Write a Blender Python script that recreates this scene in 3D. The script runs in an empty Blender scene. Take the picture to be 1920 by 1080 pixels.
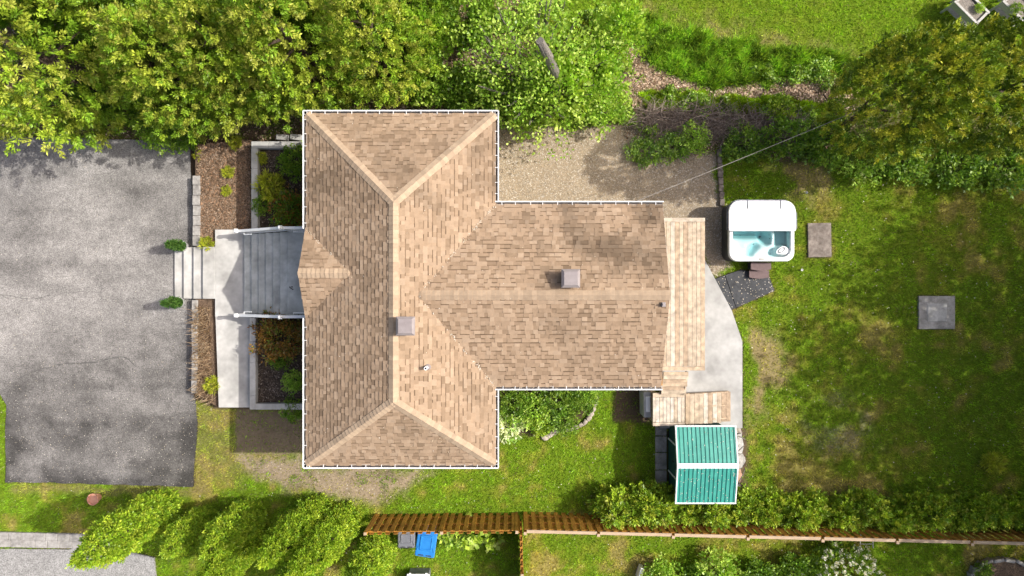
import bpy, bmesh, math, random
import numpy as np
from mathutils import Vector, Matrix

# ------------------------------------------------------------------ camera, sky, sun, exposure
S = bpy.context.scene
C = S.collection
CAM_H, FPX = 24.0, 1280.0          # drone height in metres, focal length in 1920-px pixels

cam_d = bpy.data.cameras.new('camera')
cam_d.sensor_width = 36.0
cam_d.lens = 36.0 * FPX / 1920.0
cam_d.clip_end = 2000
cam = bpy.data.objects.new('camera', cam_d)
cam.location = (0, 0, CAM_H)
C.objects.link(cam)
S.camera = cam

SUN_DIR = Vector((0.94, 0.125, 1.0)).normalized()
SUN_EL = math.asin(SUN_DIR.z)
SUN_ROT = math.atan2(SUN_DIR.x, SUN_DIR.y)
w = bpy.data.worlds.new('World')
S.world = w
w.use_nodes = True
nt = w.node_tree
sky = nt.nodes.new('ShaderNodeTexSky')
sky.sky_type = 'NISHITA'
sky.sun_disc = False
sky.sun_elevation = SUN_EL
sky.sun_rotation = SUN_ROT
sky.air_density = 0.7
sky.dust_density = 6.0
sky.ozone_density = 0.5
nt.links.new(sky.outputs[0], nt.nodes['Background'].inputs[0])
nt.nodes['Background'].inputs[1].default_value = 0.135

sun_d = bpy.data.lights.new('sun', 'SUN')
sun_d.energy = 3.0
sun_d.angle = math.radians(0.55)
sun_d.color = (1.0, 0.955, 0.87)
sun = bpy.data.objects.new('sun', sun_d)
sun.rotation_euler = SUN_DIR.to_track_quat('Z', 'Y').to_euler()
sun.location = SUN_DIR * 60
C.objects.link(sun)

S.view_settings.view_transform = 'Standard'
S.view_settings.look = 'None'
S.view_settings.exposure = 0.66
S.view_settings.gamma = 1.0
S.cycles.max_bounces = 8
S.cycles.transparent_max_bounces = 12

RNG = np.random.default_rng(7)
random.seed(7)


# ------------------------------------------------------------------ helpers
def P(px, py, z=0.0):
    k = (CAM_H - z) / FPX
    return Vector(((px - 960) * k, (540 - py) * k, z))


def wloc(o):
    v = Vector((0, 0, 0))
    while o is not None:
        v = v + o.location
        o = o.parent
    return v


def tag(o, label=None, cat=None, group=None, kind=None):
    if label: o['label'] = label
    if cat: o['category'] = cat
    if group: o['group'] = group
    if kind: o['kind'] = kind
    return o


def empty(name, loc, label, cat, group=None):
    o = bpy.data.objects.new(name, None)
    o.empty_display_size = 0.2
    o.location = loc
    C.objects.link(o)
    return tag(o, label, cat, group)


def link(name, me, parent=None, loc=(0, 0, 0), mat=None):
    """Object whose mesh is in its own frame; loc is a world position."""
    o = bpy.data.objects.new(name, me)
    o.location = Vector(loc) - (wloc(parent) if parent else Vector((0, 0, 0)))
    o.parent = parent
    C.objects.link(o)
    if mat and not me.materials:
        me.materials.append(mat)
    return o


def bm_obj(name, bm, mat, parent=None, smooth=False, base=None):
    """bmesh in world coordinates -> object. Top level: origin at base of the mesh."""
    bmesh.ops.recalc_face_normals(bm, faces=bm.faces)
    if base is None:
        if parent: base = wloc(parent)
        else:
            vs = [v.co for v in bm.verts]
            base = Vector((sum(v.x for v in vs) / len(vs), sum(v.y for v in vs) / len(vs), min(v.z for v in vs)))
    base = Vector(base)
    bmesh.ops.translate(bm, verts=bm.verts, vec=-base)
    me = bpy.data.meshes.new(name)
    bm.to_mesh(me)
    bm.free()
    if smooth:
        me.polygons.foreach_set('use_smooth', [True] * len(me.polygons))
    return link(name, me, parent, base, mat)


def np_mesh(name, V, F, col=None, mat=None, smooth=False):
    V = np.asarray(V, dtype=np.float32)
    F = np.asarray(F, dtype=np.int32)
    me = bpy.data.meshes.new(name)
    n, k = F.shape
    me.vertices.add(len(V))
    me.vertices.foreach_set('co', V.ravel())
    me.loops.add(n * k)
    me.loops.foreach_set('vertex_index', F.ravel())
    me.polygons.add(n)
    me.polygons.foreach_set('loop_start', np.arange(0, n * k, k, dtype=np.int32))
    me.polygons.foreach_set('loop_total', np.full(n, k, dtype=np.int32))
    if smooth:
        me.polygons.foreach_set('use_smooth', np.ones(n, dtype=bool))
    me.update(calc_edges=True)
    if col is not None:
        col = np.asarray(col, dtype=np.float32)
        if col.shape[1] == 3:
            col = np.concatenate([col, np.ones((len(col), 1), np.float32)], axis=1)
        a = me.color_attributes.new('tint', 'FLOAT_COLOR', 'POINT')
        a.data.foreach_set('color', col.ravel())
    if mat: me.materials.append(mat)
    return me


def poly_mesh(name, verts, faces, mat=None, col=None):
    me = bpy.data.meshes.new(name)
    me.from_pydata([tuple(v) for v in verts], [], faces)
    me.update()
    if col is not None:
        a = me.color_attributes.new('tint', 'FLOAT_COLOR', 'POINT')
        a.data.foreach_set('color', np.array([(*c, 1.0) for c in col], np.float32).ravel())
    if mat: me.materials.append(mat)
    return me


def add_box(bm, c, s, rotz=0.0, bevel=0.0, taper=None):
    r = bmesh.ops.create_cube(bm, size=1.0)
    vs = r['verts']
    for v in vs:
        v.co = Vector((v.co.x * s[0], v.co.y * s[1], v.co.z * s[2]))
        if taper and v.co.z < 0:
            v.co.x *= taper; v.co.y *= taper
    if bevel:
        es = list({e for v in vs for e in v.link_edges})
        r2 = bmesh.ops.bevel(bm, geom=es, offset=bevel, segments=1, affect='EDGES')
        vs = list(set(vs) & set(bm.verts)) if False else [v for v in set(r2['verts']) | {v for v in vs if v.is_valid}]
    M = Matrix.Translation(Vector(c)) @ Matrix.Rotation(rotz, 4, 'Z')
    bmesh.ops.transform(bm, matrix=M, verts=vs)


_boxcache = {}


def box_obj(name, c, s, mat, parent, rotz=0.0, bevel=0.004, rot=None):
    key = (name, round(s[0], 3), round(s[1], 3), round(s[2], 3), mat.name, bevel)
    me = _boxcache.get(key)
    if me is None:
        bm = bmesh.new()
        add_box(bm, (0, 0, 0), s, 0, bevel)
        bmesh.ops.recalc_face_normals(bm, faces=bm.faces)
        me = bpy.data.meshes.new(name)
        bm.to_mesh(me); bm.free()
        me.materials.append(mat)
        _boxcache[key] = me
    o = link(name, me, parent, c)
    o.rotation_euler = rot if rot else (0, 0, rotz)
    return o


def prism(bm, pts, z0, z1):
    """closed prism from a 2D outline"""
    b = [bm.verts.new((p[0], p[1], z0)) for p in pts]
    t = [bm.verts.new((p[0], p[1], z1)) for p in pts]
    bm.faces.new(t)
    bm.faces.new(list(reversed(b)))
    n = len(pts)
    for i in range(n):
        bm.faces.new((b[i], b[(i + 1) % n], t[(i + 1) % n], t[i]))
    return b + t


def add_cyl(bm, a, b, r0, r1=None, seg=10):
    a, b = Vector(a), Vector(b)
    r1 = r0 if r1 is None else r1
    d = (b - a)
    q = d.to_track_quat('Z', 'Y')
    ra, rb = [], []
    for i in range(seg):
        t = 2 * math.pi * i / seg
        o = q @ Vector((math.cos(t), math.sin(t), 0))
        ra.append(bm.verts.new(a + o * r0))
        rb.append(bm.verts.new(b + o * r1))
    for i in range(seg):
        j = (i + 1) % seg
        bm.faces.new((ra[i], ra[j], rb[j], rb[i]))
    bm.faces.new(list(reversed(ra)))
    bm.faces.new(rb)


def tube(bm, pts, radii, seg=7):
    rings = []
    for i, p in enumerate(pts):
        p = Vector(p)
        d = Vector(pts[min(i + 1, len(pts) - 1)]) - Vector(pts[max(i - 1, 0)])
        q = d.to_track_quat('Z', 'Y')
        rings.append([bm.verts.new(p + (q @ Vector((math.cos(2 * math.pi * k / seg), math.sin(2 * math.pi * k / seg), 0))) * radii[i]) for k in range(seg)])
    for a, b in zip(rings, rings[1:]):
        for k in range(seg):
            bm.faces.new((a[k], a[(k + 1) % seg], b[(k + 1) % seg], b[k]))
    bm.faces.new(list(reversed(rings[0])))
    bm.faces.new(rings[-1])


def rrect(x0, x1, y0, y1, r, seg=8):
    """rounded rectangle outline, counter-clockwise; r one radius or four (bl, br, tr, tl)"""
    if not isinstance(r, (tuple, list)): r = (r,) * 4
    out = []
    for (cx, cy, a0, rr) in ((x0, y0, 180, r[0]), (x1, y0, 270, r[1]), (x1, y1, 0, r[2]), (x0, y1, 90, r[3])):
        ox = cx + rr if cx == x0 else cx - rr
        oy = cy + rr if cy == y0 else cy - rr
        for i in range(seg + 1):
            a = math.radians(a0 + 90.0 * i / seg)
            out.append((ox + rr * math.cos(a), oy + rr * math.sin(a)))
    return out


def _hash(ix, iy, seed):
    h = (ix.astype(np.int64) * 374761393 + iy.astype(np.int64) * 668265263 + seed * 974634777) & 0x7fffffff
    h = (h ^ (h >> 13)) * 1274126177 & 0x7fffffff
    h = h ^ (h >> 16)
    return (h & 0xffff) / 65535.0


def vnoise(x, y, sc, seed=0):
    x = np.asarray(x, float) / sc + 1000; y = np.asarray(y, float) / sc + 1000
    ix, iy = np.floor(x), np.floor(y)
    fx, fy = x - ix, y - iy
    fx = fx * fx * (3 - 2 * fx); fy = fy * fy * (3 - 2 * fy)
    a = _hash(ix, iy, seed); b = _hash(ix + 1, iy, seed); c = _hash(ix, iy + 1, seed); d = _hash(ix + 1, iy + 1, seed)
    return (a * (1 - fx) + b * fx) * (1 - fy) + (c * (1 - fx) + d * fx) * fy


def fbm(x, y, sc, seed=0, octv=4):
    s, amp, tot = 0, 1.0, 0
    for k in range(octv):
        s = s + amp * vnoise(x, y, sc / 2 ** k, seed + k * 17); tot += amp; amp *= 0.55
    return s / tot


def in_poly(x, y, poly):
    r = np.zeros(np.shape(x), bool)
    n = len(poly)
    for i in range(n):
        x1, y1 = poly[i]; x2, y2 = poly[(i + 1) % n]
        if y1 == y2: continue
        c = ((y1 > y) != (y2 > y)) & (x < (x2 - x1) * (y - y1) / (y2 - y1) + x1)
        r ^= c
    return r


def sstep(a, b, x):
    t = np.clip((x - a) / (b - a), 0, 1)
    return t * t * (3 - 2 * t)


# ------------------------------------------------------------------ materials
def new_mat(name):
    m = bpy.data.materials.new(name)
    m.use_nodes = True
    n = m.node_tree.nodes
    return m, m.node_tree, n, m.node_tree.links, n['Principled BSDF']


def noise_node(n, l, scale, detail=5, rough=0.6, coord='Object', stretch=None):
    tc = n.new('ShaderNodeNewGeometry')       # world position: no two alike pieces share a grain
    src = tc.outputs['Position']
    if stretch:
        mp = n.new('ShaderNodeMapping')
        mp.inputs['Scale'].default_value = stretch
        l.new(src, mp.inputs['Vector']); src = mp.outputs[0]
    t = n.new('ShaderNodeTexNoise')
    t.inputs['Scale'].default_value = scale
    t.inputs['Detail'].default_value = detail
    t.inputs['Roughness'].default_value = rough
    l.new(src, t.inputs['Vector'])
    return t.outputs['Fac']


def ramp(n, l, fac, stops):
    r = n.new('ShaderNodeValToRGB')
    while len(r.color_ramp.elements) < len(stops): r.color_ramp.elements.new(0.5)
    for e, (p, c) in zip(r.color_ramp.elements, stops):
        e.position = p; e.color = (*c, 1)
    l.new(fac, r.inputs[0])
    return r.outputs[0]


def mix_mul(n, l, a, b, fac=1.0):
    m = n.new('ShaderNodeMix'); m.data_type = 'RGBA'; m.blend_type = 'MULTIPLY'
    m.inputs[0].default_value = fac
    l.new(a, m.inputs[6]); l.new(b, m.inputs[7])
    return m.outputs[2]


def bumpify(n, l, p, h, strength, dist=0.01):
    b = n.new('ShaderNodeBump')
    b.inputs['Strength'].default_value = strength
    b.inputs['Distance'].default_value = dist
    l.new(h, b.inputs['Height'])
    l.new(b.outputs[0], p.inputs['Normal'])


K = 0.76          # reflectances below are written for a paler print; real surfaces are this much darker
KEEP = ('white_paint', 'white_acrylic', 'white_vinyl', 'dark_plastic', 'window_glass', 'stained_fence_wood')


def m_noise(name, c1, c2, scale, rough=0.8, bump=0.3, dist=0.006, c3=None, scale2=None, stretch=None, spec=0.3, metal=0.0):
    if name not in KEEP:
        c1, c2, c3 = (tuple(v * K for v in c) if c else None for c in (c1, c2, c3))
    m, t, n, l, p = new_mat(name)
    f = noise_node(n, l, scale, stretch=stretch)
    st = [(0.32, c1), (0.68, c2)] if c3 is None else [(0.3, c1), (0.5, c2), (0.72, c3)]
    col = ramp(n, l, f, st)
    if scale2:
        f2 = noise_node(n, l, scale2, 3)
        col = mix_mul(n, l, col, ramp(n, l, f2, [(0.3, (0.62, 0.62, 0.62)), (0.7, (1.15, 1.15, 1.15))]))
    l.new(col, p.inputs['Base Color'])
    p.inputs['Roughness'].default_value = rough
    p.inputs['Specular IOR Level'].default_value = spec
    p.inputs['Metallic'].default_value = metal
    if bump: bumpify(n, l, p, f, bump, dist)
    return m


def m_attr(name, rough=0.85, nscale=40, lo=0.8 * 1.0, hi=1.15, bump=0.3, dist=0.004, spec=0.25, nscale2=None, lo2=0.7, hi2=1.15, coord='Object'):
    m, t, n, l, p = new_mat(name)
    a = n.new('ShaderNodeAttribute'); a.attribute_name = 'tint'
    f = noise_node(n, l, nscale, coord=coord)
    col = mix_mul(n, l, a.outputs['Color'], ramp(n, l, f, [(0.25, (lo * K,) * 3), (0.75, (hi * K,) * 3)]))
    if nscale2:
        f2 = noise_node(n, l, nscale2, 4, coord=coord)
        col = mix_mul(n, l, col, ramp(n, l, f2, [(0.3, (lo2,) * 3), (0.7, (hi2,) * 3)]))
    l.new(col, p.inputs['Base Color'])
    p.inputs['Roughness'].default_value = rough
    p.inputs['Specular IOR Level'].default_value = spec
    if bump: bumpify(n, l, p, f, bump, dist)
    return m


def m_leaf(name, trans=0.35, gloss=0.05, mult=(1, 1, 1)):
    m = bpy.data.materials.new(name); m.use_nodes = True
    t = m.node_tree; n = t.nodes; l = t.links
    n.clear()
    out = n.new('ShaderNodeOutputMaterial')
    a = n.new('ShaderNodeAttribute'); a.attribute_name = 'tint'
    d = n.new('ShaderNodeBsdfDiffuse'); tr = n.new('ShaderNodeBsdfTranslucent'); g = n.new('ShaderNodeBsdfGlossy')
    g.inputs['Roughness'].default_value = 0.45
    g.inputs['Color'].default_value = (0.8, 0.8, 0.8, 1)
    l.new(a.outputs['Color'], d.inputs[0])
    mm = n.new('ShaderNodeMix'); mm.data_type = 'RGBA'; mm.blend_type = 'MULTIPLY'; mm.inputs[0].default_value = 1
    mm.inputs[7].default_value = (1.15, 1.1, 0.5, 1)
    l.new(a.outputs['Color'], mm.inputs[6]); l.new(mm.outputs[2], tr.inputs[0])
    x = n.new('ShaderNodeMixShader'); x.inputs[0].default_value = trans
    l.new(d.outputs[0], x.inputs[1]); l.new(tr.outputs[0], x.inputs[2])
    y = n.new('ShaderNodeMixShader'); y.inputs[0].default_value = gloss
    l.new(x.outputs[0], y.inputs[1]); l.new(g.outputs[0], y.inputs[2])
    l.new(y.outputs[0], out.inputs[0])
    return m


M = {}
M['ground'] = m_attr('ground_soil', 0.95, 14, 0.72, 1.25, 0.6, 0.03, 0.1, nscale2=90, lo2=0.72, hi2=1.2)
M['asphalt'] = m_attr('worn_asphalt', 0.9, 26, 0.32, 1.68, 0.5, 0.006, 0.25, nscale2=6, lo2=0.78, hi2=1.14)
M['grass'] = m_leaf('grass_blades', 0.45, 0.02)
M['leaf'] = m_leaf('leaves', 0.38, 0.04)
M['frond'] = m_leaf('conifer_fronds', 0.2, 0.03)
M['flake'] = m_leaf('dry_litter', 0.1, 0.02)
M['petal'] = m_leaf('petals', 0.2, 0.02)
M['shingle'] = m_attr('asphalt_shingle', 0.92, 160, 0.84, 1.14, 0.35, 0.002, 0.2, nscale2=9, lo2=0.88, hi2=1.08)
M['concrete'] = m_noise('pale_concrete', (0.60, 0.585, 0.555), (0.68, 0.665, 0.635), 6, 0.85, 0.15, 0.003, scale2=1.3)
M['concrete'].node_tree.nodes
M['patio'] = m_noise('patio_concrete', (0.54, 0.535, 0.52), (0.64, 0.635, 0.62), 5, 0.85, 0.15, 0.003, scale2=0.9)
M['oldconc'] = m_noise('weathered_concrete', (0.33, 0.31, 0.28), (0.54, 0.51, 0.48), 9, 0.9, 0.5, 0.006, scale2=2.5)
M['block'] = m_noise('wall_block', (0.36, 0.34, 0.32), (0.55, 0.53, 0.5), 11, 0.9, 0.5, 0.006, scale2=2.2)
M['stairpaint'] = m_noise('grey_painted_concrete', (0.58, 0.60, 0.575), (0.72, 0.74, 0.715), 5, 0.7, 0.2, 0.003, scale2=1.7)
M['white'] = m_noise('white_paint', (0.76, 0.77, 0.78), (0.82, 0.83, 0.83), 8, 0.45, 0.0)
M['siding'] = m_noise('cream_siding', (0.55, 0.53, 0.48), (0.62, 0.6, 0.55), 5, 0.7, 0.1)
M['gutterin'] = m_noise('gutter_sludge', (0.05, 0.05, 0.06), (0.16, 0.14, 0.13), 14, 0.9, 0.3)
M['ventmetal'] = m_noise('vent_metal', (0.30, 0.26, 0.26), (0.36, 0.32, 0.32), 7, 0.5, 0.05)
M['dark'] = m_noise('dark_plastic', (0.02, 0.02, 0.025), (0.05, 0.05, 0.055), 20, 0.6, 0.1)
M['cedarwood'] = m_attr('new_deck_wood', 0.75, 9, 0.8, 1.14, 0.15, 0.002, 0.25)
M['fencewood'] = m_noise('stained_fence_wood', (0.30, 0.13, 0.018), (0.52, 0.26, 0.05), 5, 0.65, 0.25, 0.003, stretch=(6, 6, 0.8), scale2=1.6)
M['fencetop'] = m_noise('weathered_fence_top', (0.46, 0.33, 0.21), (0.62, 0.48, 0.34), 8, 0.8, 0.2, stretch=(0.6, 6, 6))
M['greywood'] = m_noise('silver_grey_wood', (0.42, 0.41, 0.38), (0.66, 0.65, 0.62), 7, 0.85, 0.3, stretch=(1, 8, 8))
M['bark'] = m_noise('grey_bark', (0.13, 0.115, 0.10), (0.34, 0.31, 0.28), 14, 0.95, 0.8, 0.02, stretch=(3, 3, 0.7))
M['brownbark'] = m_noise('brown_bark', (0.06, 0.042, 0.03), (0.15, 0.11, 0.08), 14, 0.95, 0.7, 0.02)
M['twig'] = m_attr('dry_twigs', 0.95, 20, 0.7, 1.2, 0)
M['mulch'] = m_noise('mulch_soil', (0.075, 0.048, 0.032), (0.20, 0.135, 0.09), 22, 0.97, 0.9, 0.03, c3=(0.30, 0.21, 0.15), scale2=4)
M['darksoil'] = m_noise('dark_soil', (0.045, 0.035, 0.027), (0.12, 0.09, 0.07), 20, 0.97, 0.9, 0.03, scale2=5)
M['terracotta'] = m_noise('terracotta', (0.72, 0.33, 0.21), (0.82, 0.43, 0.3), 10, 0.8, 0.1)
M['potgrey'] = m_noise('grey_pot', (0.42, 0.42, 0.41), (0.55, 0.55, 0.54), 9, 0.7, 0.1)
M['rubber'] = m_noise('black_rubber_tile', (0.055, 0.058, 0.065), (0.10, 0.105, 0.115), 12, 0.75, 0.3, scale2=2)
M['steprubber'] = m_noise('mauve_plastic', (0.16, 0.105, 0.105), (0.2, 0.135, 0.135), 12, 0.6, 0.1)
M['stone'] = m_noise('garden_stone', (0.42, 0.36, 0.3), (0.62, 0.55, 0.48), 8, 0.9, 0.5, 0.01, scale2=2)
M['acrylic'] = m_noise('white_acrylic', (0.80, 0.82, 0.82), (0.84, 0.86, 0.86), 4, 0.25, 0.0, spec=0.5)
M['tubside'] = m_noise('tub_cabinet', (0.05, 0.05, 0.055), (0.09, 0.09, 0.1), 6, 0.6, 0.1)
M['vinyl'] = m_noise('white_vinyl', (0.79, 0.79, 0.79), (0.85, 0.85, 0.85), 2.2, 0.45, 0.25, 0.012)
M['vinylgrey'] = m_noise('blue_grey_vinyl', (0.10, 0.11, 0.14), (0.3, 0.32, 0.36), 6, 0.5, 0.3, 0.01)
M['binblue'] = m_noise('blue_plastic', (0.02, 0.21, 0.62), (0.03, 0.26, 0.70), 7, 0.45, 0.05)
M['bingrey'] = m_noise('grey_plastic', (0.17, 0.18, 0.21), (0.22, 0.23, 0.26), 7, 0.5, 0.05)
M['teal'] = m_noise('teal_metal', (0.035, 0.32, 0.26), (0.07, 0.41, 0.335), 3, 0.4, 0.0, spec=0.5)
M['shedgreen'] = m_noise('dark_green_siding', (0.012, 0.075, 0.062), (0.025, 0.11, 0.09), 6, 0.6, 0.1)
M['cable'] = m_noise('cable', (0.30, 0.27, 0.24), (0.36, 0.33, 0.3), 5, 0.7, 0.0)
M['pebble'] = m_attr('gravel_pebbles', 0.85, 60, 0.8, 1.15, 0)
M['glasspane'] = m_noise('window_glass', (0.03, 0.035, 0.04), (0.05, 0.055, 0.06), 2, 0.08, 0.0, spec=0.6)
M['doorpaint'] = m_noise('door_paint', (0.10, 0.03, 0.025), (0.13, 0.04, 0.03), 4, 0.4, 0.0)

# tub water: clear surface, absorbing body
wm, wt, wn, wl, wp = new_mat('tub_water')
wn.remove(wp)
wtr = wn.new('ShaderNodeBsdfTransparent'); wgl = wn.new('ShaderNodeBsdfGlossy'); wgl.inputs['Roughness'].default_value = 0.05
wfr = wn.new('ShaderNodeFresnel'); wfr.inputs[0].default_value = 1.33
wmx = wn.new('ShaderNodeMixShader')
wl.new(wfr.outputs[0], wmx.inputs[0]); wl.new(wtr.outputs[0], wmx.inputs[1]); wl.new(wgl.outputs[0], wmx.inputs[2])
wl.new(wmx.outputs[0], wn['Material Output'].inputs[0])
wab = wn.new('ShaderNodeVolumeAbsorption'); wab.inputs[0].default_value = (0.02, 0.73, 0.78, 1); wab.inputs[1].default_value = 1.25
wl.new(wab.outputs[0], wn['Material Output'].inputs['Volume'])
M['water'] = wm


# ------------------------------------------------------------------ ground sheet
def px_poly(pts):
    return [((p[0] - 960) * CAM_H / FPX, (540 - p[1]) * CAM_H / FPX) for p in pts]


ZONES = {
    'driveway': px_poly([(-80, 252), (60, 258), (250, 262), (357, 268), (362, 420), (364, 740), (370, 790), (366, 850), (363, 912), (250, 909), (100, 905), (11, 904), (12, 760), (-2, 735), (-3, 350), (-80, 340)]),
    'nbr_drive': px_poly([(-60, 1028), (60, 1029), (130, 1030), (170, 1015), (290, 1045), (297, 1120), (-60, 1120)]),
    'house': px_poly([(620, 270), (930, 270), (930, 420), (1170, 420), (1170, 690), (930, 690), (930, 800), (630, 800)]),
    'gravel': px_poly([(900, 238), (1000, 232), (1100, 236), (1190, 232), (1260, 262), (1340, 290), (1352, 385), (1366, 430), (1372, 500), (1340, 530), (1290, 430), (900, 430)]),
    'dirt': px_poly([(440, 852), (560, 862), (700, 880), (815, 885), (780, 910), (720, 940), (660, 938), (590, 920), (500, 910), (450, 890)]),
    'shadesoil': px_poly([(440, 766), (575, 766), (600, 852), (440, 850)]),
    'undertree': px_poly([(-100, -80), (1010, -80), (1000, 120), (1210, 220), (1000, 236), (940, 260), (640, 270), (560, 262), (380, 270), (260, 255), (80, 255), (-100, 250)]),
    'litter1': px_poly([(805, 88), (900, 80), (925, 115), (880, 130), (815, 125)]),
    'litter2': px_poly([(1150, 95), (1215, 90), (1265, 135), (1350, 155), (1420, 160), (1480, 140), (1600, 140), (1600, 200), (1490, 190), (1400, 182), (1290, 168), (1190, 190), (1150, 150)]),
    'brambleground': px_poly([(1180, 190), (1350, 190), (1500, 200), (1600, 230), (1560, 300), (1350, 285), (1180, 250)]),
    'drytop': px_poly([(1190, 15), (1330, 45), (1450, 62), (1610, 88), (1600, 112), (1420, 95), (1190, 55)]),
    'bedhouse': px_poly([(930, 700), (1122, 700), (1115, 760), (1085, 795), (1040, 808), (1000, 820), (930, 815)]),
    'undershrub': px_poly([(1150, 690), (1230, 690), (1232, 795), (1150, 790)]),
    'dry_lawn1': px_poly([(1390, 625), (1460, 625), (1490, 690), (1450, 730), (1420, 790), (1394, 810)]),
    'grey_patch': px_poly([(1500, 765), (1600, 770), (1640, 820), (1600, 850), (1520, 820)]),
    'dry_lawn2': px_poly([(1440, 300), (1560, 300), (1590, 345), (1520, 370), (1450, 350)]),
    'verge': px_poly([(366, 750), (440, 750), (440, 910), (366, 915)]),
    'hedgesoil': px_poly([(1110, 925), (1920, 945), (2000, 985), (1110, 968)]),
    'sidedirt': px_poly([(1380, 800), (1402, 800), (1402, 930), (1380, 930)]),
    'rightunder': px_poly([(1560, 200), (2000, 200), (2000, 325), (1700, 318), (1560, 290)]),
    'fernverge': px_poly([(-40, 330), (4, 340), (4, 420), (-40, 430)]),
    'trimdry': px_poly([(20, 908), (360, 914), (420, 925), (360, 930), (20, 922)]),
}


def zone(x, y, name, edge=0.12, sc=0.5, seed=1):
    jx = (fbm(x, y, sc, seed + 50) - 0.5) * 2 * edge * 2.2
    jy = (fbm(x, y, sc, seed + 90) - 0.5) * 2 * edge * 2.2
    e = edge * 0.9
    acc = 0
    for (a, b) in ((0, 0), (e, 0), (-e, 0), (0, e), (0, -e), (e * .6, e * .6), (-e * .6, e * .6), (e * .6, -e * .6), (-e * .6, -e * .6)):
        acc = acc + in_poly(x + jx + a, y + jy + b, ZONES[name])
    return acc / 9.0


GRASS_GAIN = 2.2
LUSH = np.array([0.112, 0.19, 0.012]); MIDG = np.array([0.155, 0.20, 0.020]); YEL = np.array([0.225, 0.21, 0.052])
DRY = np.array([0.33, 0.255, 0.13]); SOIL = np.array([0.10, 0.072, 0.048]); TANG = np.array([0.37, 0.295, 0.205])
LITT = np.array([0.46, 0.35, 0.26]); GREYS = np.array([0.20, 0.185, 0.15])


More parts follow.
